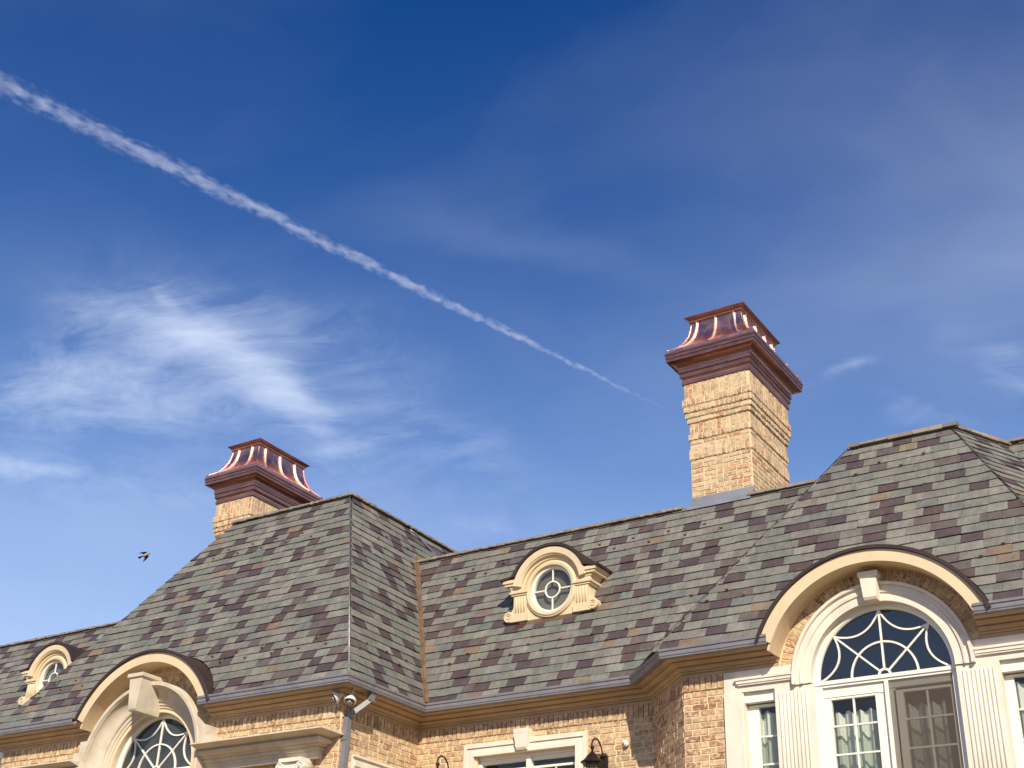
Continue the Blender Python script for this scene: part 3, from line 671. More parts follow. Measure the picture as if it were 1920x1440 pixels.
# downspout on the wing's side
dsp = PM()
def rect_tube(pm, pts, hw, hd, side=Vector((0, 1, 0))):
    rings = []
    for k, p in enumerate(pts):
        p = Vector(p); d = (Vector(pts[min(k+1, len(pts)-1)])-Vector(pts[max(k-1, 0)])).normalized()
        s_ = (side-d*side.dot(d)).normalized(); b = d.cross(s_)
        rings.append([p+s_*hw+b*hd, p-s_*hw+b*hd, p-s_*hw-b*hd, p+s_*hw-b*hd])
    pm.loft(rings)
DX = XS+0.055
rect_tube(dsp, [(DX, 14.215, -1.5), (DX, 14.215, 4.50), (DX+0.01, 14.235, 4.545)], 0.045, 0.036)
ds = obj('downspout', dsp, M['gutter'], house)
el = PM(); rect_tube(el, [(DX+0.01, 14.225, 4.535), (DX+0.20, 14.38, 4.745), (DX+0.225, 14.395, 4.79)], 0.042, 0.034, Vector((0.7, -0.3, 0.4))); obj('elbow', el, M['gutter'], ds)
el = PM(); rect_tube(el, [(DX+0.228, 14.395, 4.765), (DX+0.24, 14.40, 4.90)], 0.048, 0.040); obj('outlet', el, M['gutter'], ds)
st = PM().box((XS, 14.160, 4.20), (XS+0.098, 14.166, 4.23)); st.box((XS, 14.265, 4.20), (XS+0.098, 14.271, 4.23)); obj('strap', st, M['gutter'], ds)

dg = (D1-D0).normalized(); mo = PM(); rr_ = random.Random(9)
for k in range(60):                                     # moss and leaf litter heaped in the canted gutter
    c_ = D0+dg*(1.34*k/59-0.05)+dn*rr_.uniform(0.20, 0.32); h_ = rr_.uniform(0.03, 0.085)
    mo.obox((c_.x, c_.y, 4.985), (dg.x*0.035, dg.y*0.035, rr_.uniform(-.01, .01)), (dn.x*0.045, dn.y*0.045, 0), (rr_.uniform(-.01, .01), 0, h_))
obj('moss', mo, M['moss'], house, kind='stuff')
# --- arched hoods over the two big windows
def hood(H, yf, yback, a0, yb_eave, wy):
    cx, cz, Ro = H; Ri = Ro-0.150
    h = obj('window_hood', PM().arc(cx, cz, [(Ri, yf), (Ro, yf), (Ro, yf+0.07), (Ri+0.02, yf+0.07)], a0+2, 180-a0, 56, smooth=False), M['cream'], house)
    obj('soffit', PM().arc(cx, cz, [(Ri+0.001, yf+0.02), (Ri+0.03, yf+0.02), (Ri+0.03, wy), (Ri+0.001, wy)], a0+3, 184-a0, 56), M['cream'], h)
    sk = PM(); rings = []; n = 56
    for k in range(n+1):
        a = R(a0-1+(182-2*a0)*k/n); zz_ = cz+(Ro+0.05)*math.sin(a); yb = max(yf+0.10, yb_eave+(zz_-5.0)/2+0.16)
        fl_ = 0.0
        def pt(r, y): return (cx+r*math.cos(a), y, cz+r*math.sin(a))
        ye = yf-0.035
        rings.append([pt(Ro+0.004, ye), pt(Ro+0.040, ye), pt(Ro+0.048, ye+0.012), pt(Ro+0.048, yb), pt(Ro+0.004, yb)])
    sk.loft(rings); obj('metal_roof', sk, M['hoodmetal'], h)
    return h
hood(HL, YL-0.365, 0, 25.5, 13.88, YL+0.02)
hood(HR, YB-0.365, 0, 22.0, 14.77, YB+0.02)

# --- arched windows
def pane(pts, y, parent, m_='glass', th=0.004):
    if parea(pts) > 0: pts = pts[::-1]          # its outer face looks to the street
    return obj('pane', PM().prism([(x, y, z) for x, z in pts], (0, th, 0)), M[m_], parent)
def bar(pm, p, q_, y, hw, dep):
    p, q_ = Vector((p[0], 0, p[1])), Vector((q_[0], 0, q_[1])); d = (q_-p).normalized(); s_ = Vector((-d.z, 0, d.x))*hw
    pm.prism([(v.x, y, v.z) for v in (p-s_, q_-s_, q_+s_, p+s_)], (0, dep, 0))
def fanlight(cx, cz, yg, rg, yw, gm='darkglass'):
    fr = obj('arched_window', PM().arc(cx, cz, [(rg, yg-0.03), (rg+0.018, yg-0.05), (rg+0.075, yg-0.05), (rg+0.085, yg-0.03), (rg+0.085, yg+0.06), (rg, yg+0.06)], 0, 180, 48), M['white'], house)
    tr = PM().box((cx-rg-0.08, yg-0.055, cz-0.045), (cx+rg+0.08, yg+0.06, cz)); tr.box((cx-rg-0.08, yg-0.04, cz-0.075), (cx+rg+0.08, yg+0.06, cz-0.046)); obj('transom_bar', tr, M['white'], fr)
    sp_a = (43, 90, 137); r1 = rg*0.505
    for a in sp_a:
        p = PM(); bar(p, (cx+0.075*math.cos(R(a)), cz+0.075*math.sin(R(a))), (cx+rg*math.cos(R(a)), cz+rg*math.sin(R(a))), yg-0.022, 0.0115, 0.03); obj('muntin', p, M['white'], fr)
    obj('muntin', PM().arc(cx, cz, [(r1-0.0115, yg-0.024), (r1+0.0115, yg-0.024), (r1+0.0115, yg+0.006), (r1-0.0115, yg+0.006)], 0, 180, 32), M['white'], fr)
    obj('muntin', PM().arc(cx, cz, [(0.055, yg-0.026), (0.080, yg-0.026), (0.080, yg+0.008), (0.055, yg+0.008)], 0, 180, 20), M['white'], fr)
    tips = [0, 43, 90, 137, 180]                       # scallops hung between the spoke tips
    for a, b in zip(tips, tips[1:]):
        A = Vector((math.cos(R(a)), math.sin(R(a))))*rg; B = Vector((math.cos(R(b)), math.sin(R(b))))*rg
        mid = (A+B)/2; C_ = mid-mid.normalized()*0.145*rg/0.79
        pts = []
        for k in range(15):
            t = k/14; P = A*(1-t)**2+(2*C_-mid)*2*t*(1-t)+B*t*t; pts.append(P)
        p = PM(); rings = []
        for k, P in enumerate(pts):
            d = (pts[min(k+1, 14)]-pts[max(k-1, 0)]).normalized(); s_ = Vector((-d.y, d.x))*0.0105
            rings.append([(cx+P.x-s_.x, yg-0.021, cz+P.y-s_.y), (cx+P.x+s_.x, yg-0.021, cz+P.y+s_.y), (cx+P.x+s_.x, yg+0.005, cz+P.y+s_.y), (cx+P.x-s_.x, yg+0.005, cz+P.y-s_.y)])
        p.loft(rings); obj('muntin', p, M['white'], fr)
        n = 8; ins = [(cx, cz)]+[(cx+r1*math.cos(R(a+(b-a)*k/n)), cz+r1*math.sin(R(a+(b-a)*k/n))) for k in range(n+1)]
        pane(ins, yg, fr, gm)
        out = [(cx+r1*math.cos(R(b+(a-b)*k/n)), cz+r1*math.sin(R(b+(a-b)*k/n))) for k in range(n+1)]+[(cx+rg*math.cos(R(a+(b-a)*k/n)), cz+rg*math.sin(R(a+(b-a)*k/n))) for k in range(n+1)]
        pane(out, yg, fr, gm)
    return fr
def casement(name, x0, x1, z0, z1, yg, cols, rows_z, stile=0.085, parent=None, m_='white', gm_='glass'):
    f = PM()
    f.box((x0, yg-0.03, z0), (x0+stile, yg+0.03, z1)); f.box((x1-stile*0.5, yg-0.03, z0), (x1, yg+0.03, z1)); f.box((x0+stile, yg-0.03, z1-0.03), (x1-stile*0.5, yg+0.03, z1))
    o = obj(name, f, M[m_], parent or house)
    a, b = x0+stile, x1-stile*0.5; xs = [a]+[a+(b-a)*k/cols for k in range(1, cols)]+[b]
    for x in xs[1:-1]: obj('muntin', PM().box((x-0.010, yg-0.022, z0), (x+0.010, yg+0.012, z1-0.03)), M[m_], o)
    zs = [z0]+[z for z in rows_z if z0 < z < z1]+[z1-0.03]
    for z in zs[1:-1]: obj('muntin', PM().box((a, yg-0.018, z-0.010), (b, yg+0.010, z+0.010)), M[m_], o)
    for xa, xb in zip(xs, xs[1:]):
        for za, zb in zip(zs, zs[1:]): pane([(xa, za), (xb, za), (xb, zb), (xa, zb)], yg, o, gm_)
    return o
def curtain(x0, x1, z0, z1, y, label, seed):
    rng = random.Random(seed); n = 90; rings = []; ph = rng.uniform(0, 6)
    for j in range(9):
        z = z1-(z1-z0)*j/8; row = []
        for i in range(n+1):
            t = i/n; x = x0+(x1-x0)*t; A = 0.035*(1-0.2*j/8)
            yy = y+A*math.sin(t*(x1-x0)*46+ph+0.5*math.sin(t*9))+0.012*math.sin(t*60+ph)
            zt = z-(0.03*(0.5+0.5*math.sin(t*(x1-x0)*46+ph+1.2)) if j == 0 else 0)
            row.append((x, yy, zt))
        rings.append(row)
    pm = PM().loft(rings, closed_ring=False, caps=False, smooth=True)
    o = obj('curtain', pm, M['cloth'], label=label, cat='curtain', group='curtains inside the bay windows'); return o
# right bay
yg = YB+0.10
fanlight(CR[0], CR[1], yg, 0.79, YB)
zl = 2.25
jm = PM(); jm.box((CR[0]-0.865, yg-0.05, zl), (CR[0]-0.765, yg+0.06, CR[1]-0.076)); jm.box((CR[0]+0.785, yg-0.05, zl), (CR[0]+0.865, yg+0.06, CR[1]-0.076))
jm.box((CR[0]-0.012, yg-0.045, zl), (CR[0]+0.034, yg+0.06, CR[1]-0.076)); jm.box((CR[0]-0.765, yg-0.01, CR[1]-0.20), (CR[0]-0.012, yg+0.06, CR[1]-0.076))
jm.box((CR[0]+0.034, yg-0.01, CR[1]-0.16), (CR[0]+0.785, yg+0.06, CR[1]-0.076)); jm.box((CR[0]-0.14, yg, zl), (CR[0]-0.012, yg+0.06, CR[1]-0.20)); jm.box((CR[0]+0.034, yg, zl), (CR[0]+0.10, yg+0.06, CR[1]-0.16))
obj('door_frame', jm, M['white'], house)
RZ = [3.92-0.333*k for k in range(0, 6)]
casement('door', CR[0]-0.765, CR[0]-0.10, zl, 4.262, yg+0.02, 2, RZ, 0.085)
casement('door', CR[0]+0.08, CR[0]+0.785, zl, 4.262, yg+0.03, 2, RZ, 0.105)
sc_o = obj('insect_screen', PM().prism([(CR[0]+0.036, yg-0.035, zl), (CR[0]+0.784, yg-0.035, zl), (CR[0]+0.784, yg-0.035, 4.375), (CR[0]+0.036, yg-0.035, 4.375)], (0, 0.002, 0)), M['screen'], house)
casement('side_window', -6.375, -5.90, zl, 4.285, YB+0.14, 1, [z-0.025 for z in RZ], 0.15)
casement('side_window', -3.33, -2.85, zl, 4.285, YB+0.14, 1, [z-0.025 for z in RZ], 0.15)
curtain(CR[0]-0.74, CR[0]-0.12, 2.3, 4.13, yg+0.16, 'white sheer curtain behind the bay door left of the central mullion', 1)
curtain(CR[0]+0.10, CR[0]+0.62, 2.3, 4.13, yg+0.17, 'white sheer curtain behind the screened bay door under the fanlight', 2)
curtain(-6.34, -5.80, 2.3, 4.22, YB+0.20, 'narrow white curtain in the side window beside the red brick pier', 3)
curtain(-3.36, -2.8, 2.3, 4.22, YB+0.20, 'narrow white curtain in the side window at the right edge', 4)
# rooms behind the glass
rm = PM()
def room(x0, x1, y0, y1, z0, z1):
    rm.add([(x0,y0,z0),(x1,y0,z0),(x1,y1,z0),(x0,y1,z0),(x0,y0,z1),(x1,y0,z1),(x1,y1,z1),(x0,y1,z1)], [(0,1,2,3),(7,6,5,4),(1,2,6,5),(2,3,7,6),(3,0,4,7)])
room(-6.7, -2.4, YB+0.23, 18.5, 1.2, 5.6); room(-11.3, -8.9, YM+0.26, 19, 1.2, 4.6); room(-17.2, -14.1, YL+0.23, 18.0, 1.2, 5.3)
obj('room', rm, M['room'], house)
# stonework of the bay
def stone(name, pm, m_='stone'): return obj(name, pm, M[m_], house)
cx, cz = CR
stone('stone_arch', PM().arc(cx, cz, [(0.857, YB+0.12), (0.857, YB-0.055), (0.955, YB-0.055), (0.960, YB-0.075), (0.985, YB-0.08), (0.990, YB-0.060), (1.045, YB-0.060), (1.050, YB-0.10), (1.085, YB-0.105), (1.090, YB+0.0), (1.09, YB+0.12)], -1.5, 181.5, 56))
def keystone(cx, z0, z1, w0, w1, yf, yb, m_='stone', lip=0.02):
    o = PM(); n = 1
    o.loft([[(cx-w0/2, yf+0.03, z0), (cx+w0/2, yf+0.03, z0), (cx+w0/2, yb, z0), (cx-w0/2, yb, z0)],
            [(cx-w0/2-0.004, yf+0.01, z0+0.03), (cx+w0/2+0.004, yf+0.01, z0+0.03), (cx+w0/2+0.004, yb, z0+0.03), (cx-w0/2-0.004, yb, z0+0.03)],
            [(cx-w1/2, yf, z1-0.07), (cx+w1/2, yf, z1-0.07), (cx+w1/2, yb, z1-0.07), (cx-w1/2, yb, z1-0.07)],
            [(cx-w1/2-lip, yf-lip, z1-0.055), (cx+w1/2+lip, yf-lip, z1-0.055), (cx+w1/2+lip, yb, z1-0.055), (cx-w1/2-lip, yb, z1-0.055)],
            [(cx-w1/2-lip, yf-lip, z1), (cx+w1/2+lip, yf-lip, z1), (cx+w1/2+lip, yb, z1), (cx-w1/2-lip, yb, z1)]])
    return stone('keystone', o, m_)
keystone(cx, 5.30, 5.64, 0.155, 0.205, YB-0.20, YB)
for sgn in (-1, 1):
    def X(v): return cx+sgn*v
    def bx(pm, a, b, y0, y1, z0, z1): pm.box((min(X(a), X(b)), y0, z0), (max(X(a), X(b)), y1, z1))
    p = PM(); bx(p, 1.06, 2.0, YB-0.030, YB+0.10, 4.425, 4.688)                     # frieze over the side light
    stone('stone_lintel', p)
    p = PM(); bx(p, 1.092, 1.80, YB-0.060, YB-0.031, 4.500, 4.520); bx(p, 1.092, 1.82, YB-0.072, YB-0.031, 4.520, 4.560); bx(p, 1.092, 1.84, YB-0.085, YB-0.031, 4.560, 4.590); stone('stone_moulding', p)
    p = PM(); bx(p, 1.775, 2.0, YB-0.045, YB+0.12, zl, 4.424); bx(p, 1.752, 1.775, YB-0.02, YB+0.14, zl, 4.424); stone('stone_jamb', p)
    p = PM(); bx(p, 0.857, 1.335, YB-0.035, YB+0.14, zl, 4.424); pil = stone('pilaster', p)
    for k in range(8):                                                              # fluting: reeds with round tops
        xx = 0.935+0.0475*k; q_ = PM()
        q_.lathe((X(xx+0.0), YB-0.036, zl), [(0.0165, 0), (0.0165, 4.345-zl), (0.011, 4.353-zl), (0.003, 4.358-zl)], 10); obj('reed', q_, M['stone'], pil)
    p = PM(); bx(p, 1.336, 1.774, YB+0.02, YB+0.14, 4.30, 4.424); stone('window_head', p, 'white')
# stonework of the wing
cx, cz = CL; yg = YL+0.15
fanlight(cx, cz, yg, 0.79, YL, 'greyglass')
jm = PM(); jm.box((cx-0.865, yg-0.05, zl), (cx-0.785, yg+0.06, cz-0.076)); jm.box((cx+0.785, yg-0.05, zl), (cx+0.865, yg+0.06, cz-0.076)); jm.box((cx-0.785, yg-0.0, zl), (cx+0.785, yg+0.06, zl+0.1))
obj('door_frame', jm, M['white'], house)
casement('door', cx-0.785, cx, zl+0.1, cz-0.076, yg+0.02, 2, [3.7, 3.37, 3.04]); casement('door', cx, cx+0.785, zl+0.1, cz-0.076, yg+0.02, 2, [3.7, 3.37, 3.04])
prof = [(0.857, YL+0.12), (0.857, YL+0.03), (0.885, YL+0.01), (0.915, YL+0.01), (0.92, YL-0.02), (0.955, YL-0.025), (0.96, YL-0.045), (1.0, YL-0.05), (1.005, YL-0.075)]
for k in range(9):
    t = k/8; prof.append((1.02+0.175*math.sin(R(90*t))*1.0, YL-0.09-0.165*(1-math.cos(R(90*t)))))
prof += [(1.205, YL-0.262), (1.21, YL-0.285), (1.262, YL-0.29), (1.268, YL-0.28), (1.268, YL+0.0), (1.268, YL+0.12)]
stone('stone_arch', PM().arc(cx, cz, prof, 0, 180, 64), 'wstone')
for sg in (-1, 1): stone('stone_jamb', PM().loft([[(cx+sg*r, y_, z_) for r, y_ in prof] for z_ in (2.2, cz+0.001)]), 'wstone')
keystone(cx-0.05, 4.90, 5.47, 0.15, 0.27, YL-0.50, YL, 'wstone', 0.03)
p = PM(); p.box((cx+1.18, YL-0.27, 4.286), (cx+1.34, YL, 4.60)); p.box((cx+1.19, YL-0.26, 4.286), (cx+1.47, YL, 4.44)); stone('stone_shoulder', p, 'wstone')
p = PM(); p.box((cx-1.34, YL-0.27, 4.286), (cx-1.18, YL, 4.60)); p.box((cx-1.47, YL-0.26, 4.286), (cx-1.19, YL, 4.44)); stone('stone_shoulder', p, 'wstone')
ENT = [(0.0,4.285),(0.46,4.285),(0.46,4.266),(0.27,4.218),(0.285,4.210),(0.300,4.195),(0.300,4.172),(0.285,4.155),(0.255,4.148),(0.215,4.140),(0.215,4.122),(0.16,4.112),(0.165,4.085),(0.165,4.070),(0.12,4.062),(0.12,4.035),(0.10,4.02),(0.10,3.96),(0.0,3.96)]
def ent(x0, x1, name='entablature'):                   # with its ends returned to the wall
    pm = PM(); rings = []
    for px, py, sx in ((x0, YL+0.02, -1), (x0, YL, -1), (x1, YL, 1), (x1, YL+0.02, 1)):
        if (px == x0) == (x0 > cx): sx = 0
        if py == YL: rings.append([(px+sx*max(0, d-0.14), YL-d, z) for d, z in ENT])
        elif sx: rings.append([(px+sx*max(0, d-0.14), YL+0.02, z) for d, z in ENT])
    pm.loft(rings); stone(name, pm, 'wstone')
ent(cx+1.272, XS-0.27); ent(-18.9, cx-1.272)
for xx in (XS-0.62, cx-1.5):                            # column under the entablature, with scrolled capital
    c = PM().lathe((xx, YL-0.10, -1.0), [(0.14, 0), (0.13, 4.70), (0.125, 4.72), (0.15, 4.74), (0.15, 4.76), (0.13, 4.78)], 24); co = stone('column', c)
    c = PM().box((xx-0.20, YL-0.28, 3.905), (xx+0.20, YL+0.0, 3.957)); c.box((xx-0.16, YL-0.24, 3.80), (xx+0.16, YL, 3.904)); 
    cap = obj('capital', c, M['stone'], co)
    for s_ in (-1, 1): obj('volute', PM().lathe((xx+s_*0.185, YL-0.27, 3.835), [(0.001, -0.012), (0.03, -0.012), (0.03, 0), (0.045, 0), (0.045, -0.01), (0.065, -0.01), (0.068, 0.0), (0.068, 0.24), (0.001, 0.24)], 20, Vector((0, 1, 0))), M['stone'], co)
# stone trim on the wing's side
p = PM(); p.box((XS+0.012, 14.42, 2.0), (XS+0.055, 15.42, 4.052)); p.box((XS+0.056, 14.40, 4.02), (XS+0.085, 15.44, 4.052)); p.box((XS+0.056, 14.44, 3.90), (XS+0.07, 15.40, 3.97)); stone('window_surround', p)
# middle window
y = YM; x0, x1, zt = -11.105, -9.06, 4.405
p = PM()
for d, a in ((0.055, 0.0), (0.034, 0.055), (0.060, 0.12)):
    e = a+0.001*a; wdt = {0.0: 0.054, 0.055: 0.064, 0.12: 0.055}[a]
    if a == 0.055: wdt = 0.064
    p.box((x0+a, y-d, zt-a-wdt), (x1-a, y+0.01, zt-a-0.001)); p.box((x0+a, y-d, 2.3), (x0+a+wdt, y+0.01, zt-a-wdt-0.001)); p.box((x1-a-wdt, y-d, 2.3), (x1-a, y+0.01, zt-a-wdt-0.001))
ws = stone('window_surround', p)
keystone(-10.085, 4.245, 4.535, 0.165, 0.235, y-0.13, y, 'stone', 0.004)
p = PM(); p.box((MW[0], y+0.055, 4.185), (MW[1], y+0.15, MW[3])); p.box((MW[0], y+0.075, 4.13), (MW[1], y+0.15, 4.184)); p.box((MW[0], y+0.055, 2.4), (MW[0]+0.05, y+0.15, 4.13)); p.box((MW[1]-0.05, y+0.055, 2.4), (MW[1], y+0.15, 4.13))
p.box((-10.09, y+0.045, 2.4), (-10.02, y+0.15, 4.184)); wf = obj('window', p, M['white'], house)
casement('sash', MW[0]+0.055, -10.095, 2.42, 4.045, y+0.13, 2, [3.70, 3.36], 0.05, parent=wf)
casement('sash', -10.015, MW[1]-0.055, 2.42, 4.045, y+0.13, 2, [3.70, 3.36], 0.05, parent=wf)
pane([(MW[0]+0.05, 4.046), (-10.09, 4.046), (-10.09, 4.129), (MW[0]+0.05, 4.129)], y+0.12, wf); pane([(-10.02, 4.046), (MW[1]-0.05, 4.046), (MW[1]-0.05, 4.129), (-10.02, 4.129)], y+0.12, wf)

# --- round dormers
def dormer(cx, cz, yf, eave, label):
    def yroof(z): return eave+(z-5.0)/2
    b = PM(); b.loft([[(cx-0.60, y_, cz-0.44), (cx+0.60, y_, cz-0.44), (cx+0.60, y_, cz+0.12), (cx+0.40, y_, cz+0.45), (cx, y_, cz+0.58), (cx-0.40, y_, cz+0.45), (cx-0.60, y_, cz+0.12)] for y_ in (yf+0.12, yf+0.62)])
    D = obj('dormer', b, M['cream'], house, label=label)
    # face plate with a round opening
    n = 48; f = PM(); inner, outer = [], []
    for k in range(n):
        a = R(360*k/n); c_, s_ = math.cos(a), math.sin(a); inner.append((cx+0.36*c_, yf, cz+0.36*s_))
        if s_ < 0:
            tt = min(0.445/max(-s_, 1e-6), 0.60/max(abs(c_), 1e-6)); outer.append((cx+tt*c_, yf, cz+tt*s_))
        else: outer.append((cx+0.60*c_, yf, cz+0.60*s_))
    vs_ = inner+outer+[(x, yf+0.11, z) for x, _, z in inner]+[(x, yf+0.11, z) for x, _, z in outer]
    fs = []
    for k in range(n):
        j = (k+1) % n; fs += [(k, j, n+j, n+k), (2*n+k, 3*n+k, 3*n+j, 2*n+j), (k, 2*n+k, 2*n+j, j), (n+k, n+j, 3*n+j, 3*n+k)]
    obj('face', PM().add(vs_, fs), M['cream'], D)
    obj('ring_moulding', PM().arc(cx, cz, [(0.365, yf-0.001), (0.375, yf-0.045), (0.415, yf-0.05), (0.43, yf-0.035), (0.445, yf-0.03), (0.452, yf-0.001)], 0, 360, 56), M['cream'], D)
    obj('archivolt', PM().arc(cx, cz, [(0.47, yf-0.002), (0.475, yf-0.03), (0.515, yf-0.032), (0.52, yf-0.075), (0.535, yf-0.085), (0.545, yf-0.10), (0.642, yf-0.105), (0.648, yf-0.09), (0.648, yf+0.03), (0.47, yf+0.03)], 10, 170, 44), M['cream'], D)
    obj('window_frame', PM().arc(cx, cz, [(0.322, yf+0.03), (0.328, yf+0.01), (0.352, yf+0.0), (0.366, yf+0.005), (0.366, yf+0.08), (0.322, yf+0.08)], 0, 360, 56), M['white'], D)
    rg = 0.322
    obj('muntin', PM().arc(cx, cz, [(0.116, yf+0.025), (0.136, yf+0.025), (0.136, yf+0.055), (0.116, yf+0.055)], 0, 360, 36), M['white'], D)
    for a in (0, 90, 180, 270):
        p = PM(); bar(p, (cx+0.136*math.cos(R(a)), cz+0.136*math.sin(R(a))), (cx+rg*math.cos(R(a)), cz+rg*math.sin(R(a))), yf+0.027, 0.0085, 0.026); obj('muntin', p, M['white'], D)
        k = 8; pane([(cx+0.126*math.cos(R(a+90*i/k)), cz+0.126*math.sin(R(a+90*i/k))) for i in range(k+1)]+[(cx+rg*math.cos(R(a+90-90*i/k)), cz+rg*math.sin(R(a+90-90*i/k))) for i in range(k+1)], yf+0.045, D)
    pane([(cx+0.126*math.cos(R(15*i)), cz+0.126*math.sin(R(15*i))) for i in range(24)], yf+0.045, D)
    obj('dark_interior', PM().lathe((cx, yf+0.112, cz), [(0.36, 0), (0.36, 0.006), (0.001, 0.006)], 32, Vector((0, 1, 0)), smooth=False), M['room'], D)
    for sgn in (-1, 1):
        def X(v): return cx+sgn*v
        def bx(pm, a, b, y0, y1, z0, z1): pm.box((min(X(a), X(b)), y0, z0), (max(X(a), X(b)), y1, z1))
        p = PM()
        bx(p, 0.585, 0.815, yf-0.105, yf+0.62, cz+0.165, cz+0.215); bx(p, 0.57, 0.79, yf-0.085, yf+0.60, cz+0.125, cz+0.164); bx(p, 0.50, 0.72, yf-0.055, yf+0.55, cz+0.085, cz+0.124)
        bx(p, 0.47, 0.70, yf-0.045, yf+0.5, cz+0.03, cz+0.084); bx(p, 0.395, 0.715, yf-0.065, yf+0.5, cz-0.0, cz+0.029); bx(p, 0.40, 0.69, yf-0.045, yf+0.5, cz-0.03, cz-0.001)
        obj('cornice', p, M['cream'], D)
        p = PM(); bx(p, 0.42, 0.655, yf-0.028, yf+0.35, cz-0.315, cz-0.031); bx(p, 0.40, 0.70, yf-0.045, yf+0.30, cz-0.44, cz-0.316); pil = obj('pilaster', p, M['cream'], D)
        # the side console: a concave bracket running down to a scroll
        con = [(X(0.655), cz-0.05)]
        for k in range(9):
            t = R(90*k/8); con.append((X(0.655+0.10*(1-math.cos(t))), cz-0.05-0.24*math.sin(t)))
        con += [(X(0.755), cz-0.43), (X(0.655), cz-0.43)]
        obj('console', PM().prism([(x, yf+0.0, z) for x, z in con], (0, 0.30, 0)), M['cream'], D)
        obj('scroll', PM().lathe((X(0.735), yf-0.05, cz-0.352), [(0.001, 0.012), (0.022, 0.012), (0.022, 0), (0.034, 0), (0.034, 0.012), (0.05, 0.012), (0.05, 0), (0.078, 0), (0.085, 0.008), (0.085, 0.35), (0.001, 0.35)], 28, Vector((0, 1, 0)), smooth=False), M['cream'], D)
        for k in range(4):
            p = PM(); xx = 0.462+0.05*k; p.lathe((X(xx), yf-0.026, cz-0.30), [(0.014, 0), (0.014, 0.25), (0.004, 0.258)], 8); obj('reed', p, M['cream'], D)
    # barrel roof of dark metal with wings out over the cornices
    prof = []
    for k in range(25):
        a = R(17+146*k/24); prof.append((0.655*math.cos(a), 0.655*math.sin(a)))
    prof = [(0.86, 0.212), (0.74, 0.222), (0.665, 0.245)]+[p_ for p_ in prof if p_[1] > 0.25]+[(-0.665, 0.245), (-0.74, 0.222), (-0.86, 0.212)]
    rings = []
    for x, z in prof:
        L = math.hypot(x, z); ox, oz = (x/L*0.045, z/L*0.045) if abs(x) < 0.70 else (0, 0.035)
        yb = yroof(cz+z)+(0.12 if abs(x) < 0.66 else 0.03)
        rings.append([(cx+x, yf-0.125, cz+z), (cx+x+ox, yf-0.125, cz+z+oz), (cx+x+ox, yb, cz+z+oz), (cx+x, yb, cz+z)])
    obj('metal_roof', PM().loft(rings), M['hoodmetal'], D)
    z0_ = cz-0.45
    p = PM(); p.prism([(cx-0.45, yroof(z0_-0.075)-0.028, z0_-0.075), (cx+0.45, yroof(z0_-0.075)-0.028, z0_-0.075), (cx+0.45, yf-0.003, z0_+0.012), (cx-0.45, yf-0.003, z0_+0.012)], (0, 0.02, 0.008)); obj('flashing', p, M['valley'], D)
    p = PM(); bx0_ = cx-0.58; p.prism([(bx0_-0.06, yroof(z0_-0.12)-0.045, z0_-0.115), (bx0_+0.12, yroof(z0_-0.12)-0.045, z0_-0.10), (bx0_+0.16, yf-0.01, z0_-0.02), (bx0_+0.0, yf-0.01, z0_-0.03)], (0, 0.012, 0.008)); obj('flashing', p, M['coppanel'], D)
dormer(-9.90, 6.72, 16.28, 15.69, 'round dormer on the middle roof between the wing and the bay')
dormer(-21.12, 6.72, 16.28, 15.69, 'round dormer at the far left, partly hidden by the wing roof')

# ---------------------------------------------------------------- small things on the house
def security_camera(loc, aim, label):
    ax = -Vector(aim).normalized(); r = empty('security_camera', loc, label, 'camera', 'security cameras under the eaves corner')
    def part(name, pm, m_): o = obj(name, pm, m_, r); return o
    part('housing', PM().lathe((0, 0, 0), [(0.082, 0), (0.088, 0.004), (0.086, 0.03), (0.070, 0.058), (0.045, 0.080), (0.030, 0.105), (0.024, 0.15), (0.001, 0.152)], 28, ax), M['plastic'])
    part('dark_window', PM().lathe((0, 0, 0), [(0.074, 0.002), (0.070, -0.006), (0.04, -0.010), (0.001, -0.010)], 28, ax), M['lens'])
    part('lens_ring', PM().lathe((0, 0, 0), [(0.040, -0.008), (0.042, -0.022), (0.032, -0.028), (0.024, -0.022), (0.022, -0.014)], 24, ax), M['steel'])
    part('bracket', PM().tube([ax*0.14, ax*0.17+Vector((0, 0.02, 0.03)), ax*0.17+Vector((0, 0.05, 0.10))], 0.016, 8), M['plastic'])
security_camera((-12.01, 13.985, 4.745), (-0.55, -0.50, -0.45), 'white dome security camera tilted to the left beside the eaves corner')
security_camera((-11.765, 14.035, 4.680), (0.10, -0.35, -0.93), 'white dome security camera facing down next to the downspout elbow')
